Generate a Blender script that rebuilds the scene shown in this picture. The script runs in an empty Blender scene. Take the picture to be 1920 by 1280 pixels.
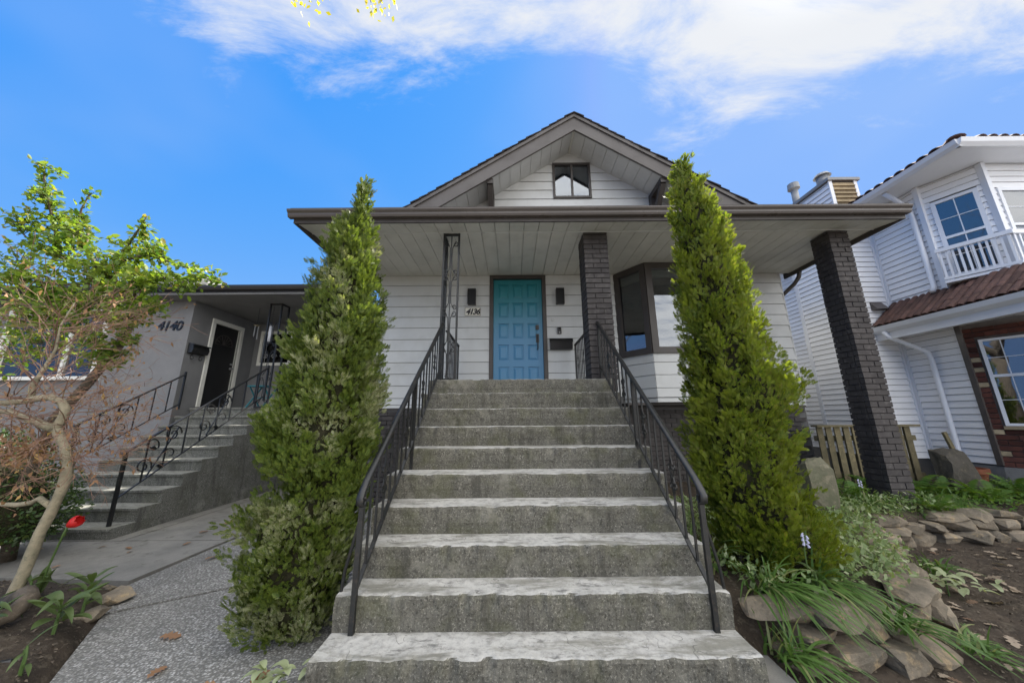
import bpy, math, random
import numpy as np
from mathutils import Vector, Matrix, noise as mnoise

random.seed(7)
RNG = np.random.default_rng(11)
S = bpy.context.scene
COL = S.collection
R = math.radians

# ------------------------------------------------------------------ camera
CAM_H = 1.384
cam_d = bpy.data.cameras.new('camera')
cam = bpy.data.objects.new('camera', cam_d)
COL.objects.link(cam)
cam_d.sensor_width = 36.0
cam_d.lens = 617.0 / 1920.0 * 36.0
cam_d.clip_start = 0.02
cam_d.clip_end = 3000
cam.matrix_world = (Matrix.Translation((0, 0, CAM_H)) @ Matrix.Rotation(R(90 + 12.95), 4, 'X')
                    @ Matrix.Rotation(R(-0.45), 4, 'Z'))
S.camera = cam

# ------------------------------------------------------------------ sky and sun
SUN_EL, SUN_AZ = R(50), R(45)          # azimuth measured from +Y towards +X
W = bpy.data.worlds.new('World')
S.world = W
W.use_nodes = True
nt = W.node_tree
nt.nodes.clear()


def wn(t, **k):
    n = nt.nodes.new(t)
    for a, b in k.items():
        setattr(n, a, b)
    return n


def wmath(op, a, b=None, clamp=False):
    n = wn('ShaderNodeMath', operation=op, use_clamp=clamp)
    for i, v in enumerate((a, b)):
        if v is None:
            continue
        if isinstance(v, (int, float)):
            n.inputs[i].default_value = v
        else:
            nt.links.new(v, n.inputs[i])
    return n.outputs[0]


out = wn('ShaderNodeOutputWorld')
bg = wn('ShaderNodeBackground')
bg.inputs['Strength'].default_value = 0.13
sky = wn('ShaderNodeTexSky', sky_type='NISHITA', sun_disc=False)
sky.sun_elevation = SUN_EL
sky.sun_rotation = SUN_AZ
sky.air_density = 1.0
sky.dust_density = 0.35
sky.ozone_density = 2.6
# film-like response of the photograph, one curve per channel over the whole sky
sc_ = wn('ShaderNodeSeparateColor')
nt.links.new(sky.outputs[0], sc_.inputs[0])
cc_ = wn('ShaderNodeCombineColor')
for i_, (pw_, ga_) in enumerate(((1.6, 0.121), (0.46, 0.555), (0.05, 1.90))):
    nt.links.new(wmath('MULTIPLY', wmath('POWER', wmath('MINIMUM', sc_.outputs[i_], (2.5, 3.6, 5.0)[i_]), pw_), ga_), cc_.inputs[i_])
tc = wn('ShaderNodeTexCoord')
sep = wn('ShaderNodeSeparateXYZ')
nt.links.new(tc.outputs['Generated'], sep.inputs[0])
zz = wmath('ADD', wmath('MAXIMUM', sep.outputs['Z'], 0.0), 0.15)
u_ = wmath('DIVIDE', sep.outputs['X'], zz)
v_ = wmath('DIVIDE', sep.outputs['Y'], zz)
uv = wn('ShaderNodeCombineXYZ')
nt.links.new(u_, uv.inputs[0])
nt.links.new(v_, uv.inputs[1])
n1 = wn('ShaderNodeTexNoise')
n1.inputs['Scale'].default_value = 4.2
n1.inputs['Detail'].default_value = 9
n1.inputs['Roughness'].default_value = 0.66
n1.inputs['Distortion'].default_value = 0.4
st_ = wn('ShaderNodeMapping')
st_.inputs['Rotation'].default_value = (0, 0, R(-28))
st_.inputs['Scale'].default_value = (0.62, 1.5, 1)
nt.links.new(uv.outputs[0], st_.inputs['Vector'])
nt.links.new(st_.outputs[0], n1.inputs['Vector'])
n2 = wn('ShaderNodeTexNoise')
n2.inputs['Scale'].default_value = 1.1
n2.inputs['Detail'].default_value = 3
nt.links.new(uv.outputs[0], n2.inputs['Vector'])
# the cloud deck lies overhead and behind the camera, its ragged edge crosses the view
def bump_u(c, w, h):
    q = wmath('DIVIDE', wmath('SUBTRACT', u_, c), w)
    return wmath('MULTIPLY', wmath('POWER', 2.718, wmath('MULTIPLY', wmath('MULTIPLY', q, q), -1.0)), h)


brim = wmath('ADD', 0.625, wmath('ADD', bump_u(0.56, 0.30, 0.185), bump_u(-0.36, 0.17, 0.075)))
edge_v = wmath('SUBTRACT', brim, v_)
edge_u = wmath('MULTIPLY', wmath('ADD', u_, 0.68), 1.2)
edge = wmath('MINIMUM', wmath('MINIMUM', edge_v, edge_u), 0.20)
dens = wmath('ADD', wmath('MULTIPLY', edge, 3.4),
             wmath('ADD', wmath('MULTIPLY', wmath('SUBTRACT', n1.outputs['Fac'], 0.5), 2.3),
                   wmath('MULTIPLY', wmath('SUBTRACT', n2.outputs['Fac'], 0.5), 0.6)))
mr = wn('ShaderNodeMapRange', interpolation_type='SMOOTHSTEP')
mr.inputs['From Min'].default_value = -0.12
mr.inputs['From Max'].default_value = 0.80
mr.inputs['To Max'].default_value = 0.93
nt.links.new(dens, mr.inputs['Value'])
cmix = wn('ShaderNodeMix', data_type='RGBA')
nt.links.new(mr.outputs[0], cmix.inputs['Factor'])
hz_f = wmath('POWER', wmath('SUBTRACT', 1.0, wmath('MAXIMUM', sep.outputs['Z'], 0.0)), 3.0)
hmix = wn('ShaderNodeMix', data_type='RGBA')
nt.links.new(wmath('MULTIPLY', hz_f, 0.55), hmix.inputs['Factor'])
nt.links.new(cc_.outputs[0], hmix.inputs['A'])
hmix.inputs['B'].default_value = (0.72, 1.13, 1.85, 1)
nt.links.new(hmix.outputs['Result'], cmix.inputs['A'])
core = wn('ShaderNodeMix', data_type='RGBA')
deep = wn('ShaderNodeMapRange', interpolation_type='SMOOTHSTEP')
deep.inputs['From Min'].default_value = 0.22
deep.inputs['From Max'].default_value = 0.80
nt.links.new(wmath('MINIMUM', edge_v, wmath('ADD', edge_u, 0.4)), deep.inputs['Value'])
nt.links.new(deep.outputs[0], core.inputs['Factor'])
core.inputs['A'].default_value = (1.86, 1.88, 1.90, 1)
core.inputs['B'].default_value = (6.6, 6.5, 6.3, 1)       # unseen cloud overhead and behind, brightened beyond the visible edge as fill
nt.links.new(core.outputs['Result'], cmix.inputs['B'])
# thin high veil low in the sky
veil = wn('ShaderNodeMapRange', interpolation_type='SMOOTHSTEP')
veil.inputs['From Min'].default_value = 0.46
veil.inputs['From Max'].default_value = 0.72
veil.inputs['To Max'].default_value = 0.16
nt.links.new(n2.outputs['Fac'], veil.inputs['Value'])
vmix = wn('ShaderNodeMix', data_type='RGBA')
nt.links.new(veil.outputs[0], vmix.inputs['Factor'])
nt.links.new(cmix.outputs['Result'], vmix.inputs['A'])
vmix.inputs['B'].default_value = (1.25, 1.5, 1.9, 1)
nt.links.new(vmix.outputs['Result'], bg.inputs['Color'])
nt.links.new(bg.outputs[0], out.inputs[0])

sun_d = bpy.data.lights.new('sun', 'SUN')
sun_d.energy = 4.0
sun_d.angle = R(0.6)
sun_d.color = (1.0, 0.95, 0.86)
sun = bpy.data.objects.new('sun', sun_d)
COL.objects.link(sun)
sdir = Vector((math.sin(SUN_AZ) * math.cos(SUN_EL), math.cos(SUN_AZ) * math.cos(SUN_EL), math.sin(SUN_EL)))
sun.rotation_euler = sdir.to_track_quat('Z', 'Y').to_euler()
sun.location = (6, 8, 14)

S.view_settings.view_transform = 'Standard'
S.view_settings.look = 'None'
S.view_settings.gamma = 1.0
S.view_settings.use_curve_mapping = False
S.view_settings.exposure = 1.9
S.render.engine = 'CYCLES'
S.cycles.use_denoising = True
S.cycles.max_bounces = 6
S.cycles.transparent_max_bounces = 8

# ------------------------------------------------------------------ materials


class NT:
    def __init__(self, name):
        self.m = bpy.data.materials.new(name)
        self.m.use_nodes = True
        self.t = self.m.node_tree
        self.t.nodes.clear()
        self.out = self.n('ShaderNodeOutputMaterial')
        self.bsdf = self.n('ShaderNodeBsdfPrincipled')
        self.l(self.bsdf.outputs[0], self.out.inputs[0])
        geo = self.n('ShaderNodeNewGeometry')
        self.geo = geo
        self.pos = geo.outputs['Position']

    def n(self, t, **k):
        x = self.t.nodes.new(t)
        for a, b in k.items():
            setattr(x, a, b)
        return x

    def l(self, a, b):
        self.t.links.new(a, b)

    def set(self, sock, v):
        if isinstance(v, (int, float)):
            sock.default_value = v
        elif isinstance(v, tuple):
            sock.default_value = v if len(v) == 4 else v + (1,)
        else:
            self.l(v, sock)

    def noise(self, scale, detail=5, rough=0.55, vec=None, dist=0.0, stretch=None):
        x = self.n('ShaderNodeTexNoise')
        x.inputs['Scale'].default_value = scale
        x.inputs['Detail'].default_value = detail
        x.inputs['Roughness'].default_value = rough
        x.inputs['Distortion'].default_value = dist
        v = vec or self.pos
        if stretch:
            mp = self.n('ShaderNodeMapping')
            mp.inputs['Scale'].default_value = stretch
            self.l(v, mp.inputs['Vector'])
            v = mp.outputs[0]
        self.l(v, x.inputs['Vector'])
        return x.outputs['Fac']

    def ramp(self, v, a, b, lo=0.0, hi=1.0):
        x = self.n('ShaderNodeMapRange', interpolation_type='SMOOTHSTEP')
        self.set(x.inputs['Value'], v)
        x.inputs['From Min'].default_value = a
        x.inputs['From Max'].default_value = b
        x.inputs['To Min'].default_value = lo
        x.inputs['To Max'].default_value = hi
        return x.outputs[0]

    def mix(self, f, a, b, mode='MIX'):
        x = self.n('ShaderNodeMix', data_type='RGBA', blend_type=mode)
        self.set(x.inputs['Factor'], f)
        self.set(x.inputs['A'], a)
        self.set(x.inputs['B'], b)
        return x.outputs['Result']

    def math(self, op, a, b=0.0):
        x = self.n('ShaderNodeMath', operation=op)
        self.set(x.inputs[0], a)
        self.set(x.inputs[1], b)
        return x.outputs[0]

    def bump(self, h, strength, dist=0.01, prev=None):
        x = self.n('ShaderNodeBump')
        x.inputs['Strength'].default_value = strength
        x.inputs['Distance'].default_value = dist
        self.l(h, x.inputs['Height'])
        if prev is not None:
            self.l(prev, x.inputs['Normal'])
        return x.outputs[0]

    def rnd_obj(self):
        return self.n('ShaderNodeObjectInfo').outputs['Random']

    def rnd_island(self):
        return self.geo.outputs['Random Per Island']

    def fin(self, col, rough=0.8, normal=None, metal=0.0, spec=0.4):
        self.set(self.bsdf.inputs['Base Color'], col)
        self.set(self.bsdf.inputs['Roughness'], rough)
        self.bsdf.inputs['Metallic'].default_value = metal
        self.bsdf.inputs['Specular IOR Level'].default_value = spec
        if normal is not None:
            self.l(normal, self.bsdf.inputs['Normal'])
        return self.m


def paint(name, c, c2=None, rough=0.55, bump=0.15, var=0.10, scale=3.0, dirt=0.35, grain=140, objvar=0.06):
    """weathered paint: broad unevenness, small streaks, faint brush grain"""
    t = NT(name)
    c2 = c2 or tuple(x * 0.72 for x in c)
    big = t.noise(scale, 6, 0.6)
    streak = t.noise(7.0, 5, 0.65, stretch=(1.0, 1.0, 0.18))
    f = t.math('MULTIPLY', t.ramp(big, 0.42, 0.75), dirt)
    col = t.mix(f, c, c2)
    f2 = t.math('MULTIPLY', t.ramp(streak, 0.52, 0.8), dirt * 0.8)
    col = t.mix(f2, col, c2)
    ov = t.math('MULTIPLY_ADD', t.rnd_obj(), objvar * 2)
    t.t.nodes[-1].inputs[2].default_value = 1 - objvar
    v = t.n('ShaderNodeMix', data_type='RGBA', blend_type='MULTIPLY')
    v.inputs['Factor'].default_value = 1
    t.l(col, v.inputs['A'])
    t.l(ov, v.inputs['B'])
    nb = t.bump(t.noise(grain, 3, 0.6), bump, 0.002)
    nb = t.bump(big, bump * 0.6, 0.01, nb)
    return t.fin(v.outputs['Result'], t.ramp(big, 0.3, 0.8, rough - 0.07, rough + 0.1), nb)


def concrete(name, tread, riser, moss, rough=0.9):
    t = NT(name)
    nz = t.n('ShaderNodeSeparateXYZ')
    t.l(t.geo.outputs['True Normal'], nz.inputs[0])
    fine = t.noise(85, 5, 0.75)
    mid = t.noise(17, 9, 0.72)
    big = t.noise(4.5, 6, 0.62)
    # foot-worn pale skin on the treads, dark pitted aggregate where it is not walked on
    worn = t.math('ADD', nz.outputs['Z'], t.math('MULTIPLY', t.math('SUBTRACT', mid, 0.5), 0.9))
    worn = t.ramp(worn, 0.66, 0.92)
    spk = t.ramp(fine, 0.53, 0.64)
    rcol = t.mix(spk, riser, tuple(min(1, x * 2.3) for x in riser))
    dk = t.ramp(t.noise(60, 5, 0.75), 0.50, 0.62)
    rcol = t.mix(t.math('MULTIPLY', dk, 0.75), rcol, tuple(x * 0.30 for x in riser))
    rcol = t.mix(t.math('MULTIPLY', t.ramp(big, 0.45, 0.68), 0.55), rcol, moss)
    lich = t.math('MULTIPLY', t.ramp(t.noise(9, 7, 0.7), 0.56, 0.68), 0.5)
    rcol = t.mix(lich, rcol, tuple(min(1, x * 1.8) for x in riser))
    tcol = t.mix(t.ramp(mid, 0.42, 0.68), tread, tuple(x * 0.6 for x in tread))
    stain = t.ramp(t.noise(11, 8, 0.75, stretch=(0.5, 1.5, 1)), 0.54, 0.63)
    tcol = t.mix(t.math('MULTIPLY', stain, 0.8), tcol, tuple(x * 0.25 for x in tread))
    tcol = t.mix(t.math('MULTIPLY', spk, 0.3), tcol, tuple(x * 0.5 for x in tread))
    wide = t.noise(3.1, 7, 0.7, stretch=(0.55, 2.2, 1), dist=0.6)
    tcol = t.mix(t.math('MULTIPLY', t.ramp(wide, 0.45, 0.64), 0.78), tcol, (0.165, 0.158, 0.125))
    vor = t.n('ShaderNodeTexVoronoi', feature='DISTANCE_TO_EDGE')
    vor.inputs['Scale'].default_value = 2.3
    wv = t.n('ShaderNodeVectorMath', operation='ADD')
    nv = t.n('ShaderNodeTexNoise')
    nv.inputs['Scale'].default_value = 5.0
    t.l(t.pos, nv.inputs['Vector'])
    t.l(t.pos, wv.inputs[0])
    t.l(nv.outputs['Color'], wv.inputs[1])
    t.l(wv.outputs[0], vor.inputs['Vector'])
    crack = t.math('MULTIPLY', t.ramp(vor.outputs['Distance'], 0.0, 0.012, 1.0, 0.0), t.ramp(big, 0.48, 0.6))
    tcol = t.mix(t.math('MULTIPLY', crack, 0.8), tcol, (0.07, 0.068, 0.06))
    drip = t.ramp(t.noise(6.0, 6, 0.7, stretch=(1.6, 1.0, 0.16)), 0.50, 0.66)
    rcol = t.mix(t.math('MULTIPLY', drip, 0.6), rcol, tuple(x * 0.42 for x in riser))
    pale = t.ramp(t.noise(2.6, 8, 0.72), 0.54, 0.68)
    rcol = t.mix(t.math('MULTIPLY', pale, 0.6), rcol, tuple(min(1, x * 1.9) for x in riser))
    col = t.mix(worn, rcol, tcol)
    nb = t.bump(fine, 0.55, 0.004)
    nb = t.bump(mid, 0.6, 0.012, nb)
    return t.fin(col, rough, nb, spec=0.25)


def aggregate(name, a, b, c, scale=70):
    t = NT(name)
    v = t.n('ShaderNodeTexVoronoi')
    v.inputs['Scale'].default_value = scale
    t.l(t.pos, v.inputs['Vector'])
    cv = t.n('ShaderNodeSeparateColor')
    t.l(v.outputs['Color'], cv.inputs[0])
    col = t.mix(t.ramp(cv.outputs[0], 0.25, 0.75), a, b)
    col = t.mix(t.ramp(cv.outputs[1], 0.78, 0.85), col, c)
    col = t.mix(t.ramp(v.outputs['Distance'], 0.35, 0.62), col, tuple(x * 0.62 for x in a))
    big = t.noise(1.7, 6, 0.65)
    col = t.mix(t.math('MULTIPLY', t.ramp(big, 0.42, 0.7), 0.55), col, tuple(x * 0.5 for x in a))
    inv = t.math('SUBTRACT', 1.0, v.outputs['Distance'])
    nb = t.bump(inv, 0.8, 0.006)
    return t.fin(col, 0.85, nb, spec=0.3)


def rough_mat(name, a, b, c=None, scale=6, bump=0.6, rough=0.92, fine=60, objvar=0.2, bd=0.015, spec=0.2):
    t = NT(name)
    n_ = t.noise(scale, 8, 0.65)
    col = t.mix(t.ramp(n_, 0.35, 0.68), a, b)
    if c:
        col = t.mix(t.math('MULTIPLY', t.ramp(t.noise(scale * 2.3, 7, 0.7), 0.53, 0.66), 0.8), col, c)
    f_ = t.noise(fine, 6, 0.7)
    col = t.mix(t.math('MULTIPLY', t.ramp(f_, 0.5, 0.72), 0.5), col, tuple(x * 0.4 for x in a))
    v = t.n('ShaderNodeMix', data_type='RGBA', blend_type='MULTIPLY')
    v.inputs['Factor'].default_value = 1
    ov = t.math('MULTIPLY_ADD', t.rnd_obj(), objvar * 2)
    t.t.nodes[-1].inputs[2].default_value = 1 - objvar
    t.l(col, v.inputs['A'])
    t.l(ov, v.inputs['B'])
    nb = t.bump(f_, bump, bd * 0.4)
    nb = t.bump(n_, bump, bd, nb)
    return t.fin(v.outputs['Result'], rough, nb, spec=spec)


def leaf_mat(name, a, b, c, trans=0.35, rough=0.5, scale=2.2, cfrac=0.86, spec=0.35):
    """leaves differ one from another; some grow paler or browner; light passes through"""
    t = NT(name)
    r_ = t.rnd_island()
    col = t.mix(r_, a, b)
    patch = t.noise(scale, 3, 0.5)
    col = t.mix(t.math('MULTIPLY', t.ramp(patch, 0.42, 0.66), 0.6), col, b)
    r2 = t.math('FRACT', t.math('MULTIPLY', r_, 37.7))
    col = t.mix(t.ramp(r2, cfrac, cfrac + 0.02), col, c)
    t.fin(col, rough, spec=spec)
    tr = t.n('ShaderNodeBsdfTranslucent')
    bright = t.mix(1.0, col, (1.5, 1.5, 0.7), 'MULTIPLY')
    t.l(bright, tr.inputs['Color'])
    mx = t.n('ShaderNodeMixShader')
    mx.inputs[0].default_value = trans
    t.l(t.bsdf.outputs[0], mx.inputs[1])
    t.l(tr.outputs[0], mx.inputs[2])
    t.l(mx.outputs[0], t.out.inputs[0])
    return t.m


def glass_mat(name, refl=0.4, tint=(0.55, 0.58, 0.6)):
    t = NT(name)
    g = t.n('ShaderNodeBsdfGlossy')
    g.inputs['Roughness'].default_value = 0.015
    g.inputs['Color'].default_value = (0.92, 0.95, 1, 1)
    nb = t.bump(t.noise(1.6, 2, 0.5), 0.10, 0.02)
    t.l(nb, g.inputs['Normal'])
    tr = t.n('ShaderNodeBsdfTransparent')
    tr.inputs['Color'].default_value = tint + (1,)
    fr = t.n('ShaderNodeFresnel')
    fr.inputs['IOR'].default_value = 1.5
    f = t.math('ADD', fr.outputs[0], refl)
    mx = t.n('ShaderNodeMixShader')
    t.l(f, mx.inputs[0])
    t.l(tr.outputs[0], mx.inputs[1])
    t.l(g.outputs[0], mx.inputs[2])
    t.l(mx.outputs[0], t.out.inputs[0])
    return t.m


M = {}
M['gap'] = paint('shadowed_lap_paper', (0.10, 0.10, 0.10), objvar=0)
M['siding'] = paint('pale_grey_siding_paint', (0.545, 0.555, 0.55), (0.40, 0.40, 0.38), dirt=0.35, bump=0.12, objvar=0.03)
M['soffit'] = paint('soffit_paint', (0.56, 0.555, 0.51), (0.36, 0.36, 0.33), dirt=0.4, objvar=0.03)
M['trim'] = paint('dark_brown_grey_trim_paint', (0.060, 0.052, 0.048), (0.035, 0.03, 0.028), rough=0.5, objvar=0.02)
M['fascia'] = paint('grey_brown_fascia_paint', (0.105, 0.095, 0.09), (0.07, 0.063, 0.058), rough=0.55, objvar=0.02)
M['gutter'] = paint('brown_grey_gutter_enamel', (0.095, 0.082, 0.075), (0.06, 0.052, 0.047), rough=0.32, bump=0.04, objvar=0.02)
M['brickpaint'] = rough_mat('black_painted_brick', (0.068, 0.061, 0.059), (0.046, 0.041, 0.041), (0.105, 0.095, 0.09), scale=5, bump=0.6, rough=0.75, fine=110, objvar=0.12, bd=0.004, spec=0.3)
M['mortar'] = rough_mat('black_painted_mortar', (0.058, 0.053, 0.052), (0.045, 0.04, 0.04), scale=8, bump=0.5, rough=0.85, fine=150, objvar=0.0, bd=0.004)
M['shingle'] = rough_mat('dark_roof_shingle', (0.05, 0.043, 0.04), (0.03, 0.026, 0.025), scale=9, bump=0.8, fine=90, objvar=0.25)
M['greyshingle'] = rough_mat('weathered_grey_shingle', (0.22, 0.215, 0.21), (0.16, 0.155, 0.15), scale=4, bump=0.6, fine=70, objvar=0.25)
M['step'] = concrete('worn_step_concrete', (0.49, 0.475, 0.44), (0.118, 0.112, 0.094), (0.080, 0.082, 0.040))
M['step2'] = concrete('neighbour_step_concrete', (0.29, 0.285, 0.25), (0.145, 0.145, 0.132), (0.085, 0.087, 0.062))
M['pad'] = rough_mat('old_walk_concrete', (0.235, 0.225, 0.205), (0.165, 0.16, 0.148), (0.115, 0.112, 0.095), scale=2.2, bump=0.4, fine=130, objvar=0.05, bd=0.006)
M['aggregate'] = aggregate('exposed_aggregate_concrete', (0.235, 0.228, 0.21), (0.32, 0.312, 0.295), (0.44, 0.43, 0.41), 72)
M['iron'] = rough_mat('black_painted_iron', (0.010, 0.011, 0.012), (0.016, 0.017, 0.017), (0.045, 0.034, 0.027), scale=14, bump=0.45, rough=0.42, fine=80, objvar=0.05, bd=0.003, spec=0.5)
M['soil'] = rough_mat('garden_soil', (0.075, 0.058, 0.043), (0.045, 0.036, 0.028), (0.12, 0.10, 0.075), scale=7, bump=0.9, fine=45, objvar=0, bd=0.03)
M['stone'] = rough_mat('field_stone', (0.235, 0.195, 0.145), (0.12, 0.105, 0.082), (0.33, 0.25, 0.15), scale=5, bump=0.9, fine=55, objvar=0.22, bd=0.02)
M['mossrock'] = rough_mat('mossy_standing_rock', (0.15, 0.14, 0.10), (0.10, 0.105, 0.065), (0.22, 0.195, 0.14), scale=5, bump=0.9, fine=50, objvar=0.1, bd=0.02)
M['darkrock'] = rough_mat('dark_standing_rock', (0.085, 0.078, 0.066), (0.06, 0.055, 0.045), (0.14, 0.12, 0.085), scale=6, bump=0.9, fine=50, objvar=0.1, bd=0.02)
M['stucco'] = rough_mat('grey_stucco', (0.205, 0.205, 0.208), (0.175, 0.175, 0.18), None, scale=2, bump=0.9, fine=130, objvar=0.0, bd=0.008)
M['stuccofascia'] = paint('black_fascia_metal', (0.03, 0.028, 0.028), rough=0.4, bump=0.05)
M['whitetrim'] = paint('white_trim_paint', (0.72, 0.71, 0.66), (0.5, 0.48, 0.42), rough=0.5, dirt=0.3)
M['vinyl'] = paint('white_vinyl', (0.80, 0.80, 0.81), (0.66, 0.66, 0.66), rough=0.38, bump=0.05, dirt=0.3, objvar=0.025)
M['vinyltrim'] = paint('white_vinyl_trim', (0.72, 0.735, 0.77), (0.58, 0.59, 0.61), rough=0.35, bump=0.03, dirt=0.25)
M['tile'] = rough_mat('red_brown_roof_tile', (0.115, 0.062, 0.050), (0.075, 0.044, 0.038), (0.15, 0.09, 0.07), scale=10, bump=0.5, rough=0.7, fine=90, objvar=0.3, bd=0.005)
M['redbrick'] = rough_mat('dark_red_brick', (0.105, 0.040, 0.030), (0.06, 0.028, 0.024), None, scale=8, bump=0.6, rough=0.85, fine=110, objvar=0.45, bd=0.005)
M['buffbrick'] = rough_mat('buff_brick', (0.42, 0.34, 0.22), (0.3, 0.24, 0.16), None, scale=8, bump=0.6, rough=0.85, fine=110, objvar=0.2, bd=0.005)
M['redmortar'] = rough_mat('grey_mortar', (0.15, 0.13, 0.12), (0.1, 0.09, 0.085), scale=9, bump=0.5, fine=120, objvar=0, bd=0.005)
M['oldwood'] = rough_mat('weathered_fence_wood', (0.20, 0.17, 0.10), (0.13, 0.115, 0.07), (0.27, 0.22, 0.13), scale=9, bump=0.5, fine=70, objvar=0.2, bd=0.005)
M['tanwood'] = rough_mat('stained_tan_wood', (0.36, 0.28, 0.17), (0.24, 0.19, 0.12), (0.16, 0.12, 0.08), scale=7, bump=0.4, fine=80, objvar=0.2, bd=0.004)
M['concbase'] = rough_mat('foundation_concrete', (0.22, 0.215, 0.205), (0.16, 0.155, 0.15), scale=4, bump=0.5, fine=90, objvar=0, bd=0.008)
M['black'] = paint('black_enamel', (0.012, 0.012, 0.013), rough=0.35, bump=0.05, objvar=0)
M['darkroom'] = paint('dim_room_plaster', (0.22, 0.21, 0.20), rough=0.8, objvar=0)
M['blind'] = paint('cream_blind', (0.72, 0.68, 0.52), rough=0.6, objvar=0.05)
M['glass'] = glass_mat('window_glass', 0.10)
M['bayglass'] = glass_mat('upper_bay_glass', 0.10)
M['softglass'] = glass_mat('picture_window_glass', 0.06)
M['gableglass'] = glass_mat('attic_window_glass', 0.10)
M['dimglass'] = glass_mat('screen_door_glass', 0.02, (0.10, 0.10, 0.10))
M['metal'] = paint('galvanised_metal', (0.24, 0.245, 0.25), (0.15, 0.145, 0.14), rough=0.4, bump=0.05, objvar=0.05)
M['terracotta'] = rough_mat('terracotta', (0.24, 0.09, 0.05), (0.17, 0.065, 0.04), scale=8, bump=0.3, fine=90, objvar=0)
M['hose'] = paint('dull_blue_hose', (0.03, 0.06, 0.09), rough=0.45, objvar=0)
M['teal'] = paint('teal_folding_chair_paint', (0.02, 0.16, 0.2), rough=0.5, objvar=0)
M['plaque'] = paint('ivory_plaque', (0.72, 0.70, 0.62), rough=0.4, objvar=0)
M['redpaint'] = rough_mat('dark_red_cloth', (0.14, 0.03, 0.035), (0.09, 0.025, 0.03), scale=7, bump=0.3, fine=60, objvar=0)
M['bark_pale'] = rough_mat('pale_smooth_bark', (0.33, 0.285, 0.20), (0.20, 0.18, 0.125), (0.14, 0.135, 0.09), scale=9, bump=0.7, fine=60, objvar=0, bd=0.012)
M['bark_dark'] = rough_mat('dark_fissured_bark', (0.13, 0.105, 0.08), (0.08, 0.067, 0.052), (0.2, 0.17, 0.13), scale=12, bump=0.8, fine=70, objvar=0, bd=0.012)
M['twig'] = rough_mat('reddish_twig_bark', (0.27, 0.17, 0.125), (0.17, 0.095, 0.075), (0.30, 0.27, 0.13), scale=5, bump=0.3, fine=60, objvar=0)
M['cypress'] = leaf_mat('cypress_spray', (0.055, 0.105, 0.012), (0.205, 0.245, 0.026), (0.20, 0.17, 0.05), 0.42, 0.55, 2.4, 0.92)
def pale_patch_leaf(name):
    """cypress spray with pale grey-green patches here and there"""
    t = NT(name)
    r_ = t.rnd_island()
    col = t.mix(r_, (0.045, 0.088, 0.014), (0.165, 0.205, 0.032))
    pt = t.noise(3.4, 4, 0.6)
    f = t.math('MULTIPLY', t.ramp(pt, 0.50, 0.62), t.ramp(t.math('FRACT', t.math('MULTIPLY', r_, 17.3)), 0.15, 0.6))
    col = t.mix(t.math('MULTIPLY', f, 0.85), col, (0.34, 0.34, 0.22))  # pale grey-green mixed in where the patch noise is high
    t.fin(col, 0.55, spec=0.35)
    tr = t.n('ShaderNodeBsdfTranslucent')
    t.l(t.mix(1.0, col, (1.5, 1.5, 0.7), 'MULTIPLY'), tr.inputs['Color'])
    mx = t.n('ShaderNodeMixShader')
    mx.inputs[0].default_value = 0.32
    t.l(t.bsdf.outputs[0], mx.inputs[1])
    t.l(tr.outputs[0], mx.inputs[2])
    t.l(mx.outputs[0], t.out.inputs[0])
    return t.m


M['cypress_pale'] = pale_patch_leaf('pale_cypress_spray')
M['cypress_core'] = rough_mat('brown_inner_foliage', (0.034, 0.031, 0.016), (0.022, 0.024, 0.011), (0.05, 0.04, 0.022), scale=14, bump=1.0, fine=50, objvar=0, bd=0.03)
M['appleleaf'] = leaf_mat('fresh_spring_leaf', (0.060, 0.135, 0.022), (0.200, 0.265, 0.040), (0.30, 0.26, 0.07), 0.5, 0.45, 3.0, 0.93)
M['dryleaf'] = leaf_mat('dry_brown_leaf', (0.23, 0.13, 0.075), (0.32, 0.18, 0.10), (0.40, 0.26, 0.10), 0.25, 0.7)
M['hedge'] = leaf_mat('dark_evergreen_leaf', (0.022, 0.045, 0.012), (0.045, 0.08, 0.018), (0.07, 0.10, 0.02), 0.15, 0.4)
M['strap'] = leaf_mat('strap_leaf', (0.055, 0.115, 0.025), (0.10, 0.175, 0.042), (0.22, 0.24, 0.10), 0.3, 0.4)
M['broad'] = leaf_mat('broad_plant_leaf', (0.028, 0.062, 0.020), (0.055, 0.105, 0.026), (0.09, 0.13, 0.045), 0.28, 0.42)
M['pale_cover'] = leaf_mat('pale_ground_cover_leaf', (0.12, 0.19, 0.06), (0.22, 0.28, 0.13), (0.33, 0.37, 0.22), 0.3, 0.5)
M['fern'] = leaf_mat('fern_leaf', (0.06, 0.14, 0.025), (0.11, 0.19, 0.03), (0.15, 0.2, 0.05), 0.38, 0.5)
M['tulip'] = leaf_mat('red_tulip_petal', (0.55, 0.012, 0.015), (0.65, 0.025, 0.02), (0.6, 0.03, 0.03), 0.35, 0.4)
M['bluebell'] = leaf_mat('bluebell_petal', (0.38, 0.36, 0.62), (0.46, 0.44, 0.7), (0.5, 0.5, 0.7), 0.3, 0.5)
M['palelitter'] = leaf_mat('bleached_oak_leaf', (0.24, 0.185, 0.13), (0.34, 0.275, 0.21), (0.16, 0.10, 0.065), 0.12, 0.7)
M['yellowleaf'] = leaf_mat('yellow_spring_leaf', (0.5, 0.38, 0.04), (0.42, 0.4, 0.06), (0.5, 0.42, 0.1), 0.45, 0.5)
M['stem'] = paint('green_stem', (0.07, 0.12, 0.03), rough=0.5, objvar=0)


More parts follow.
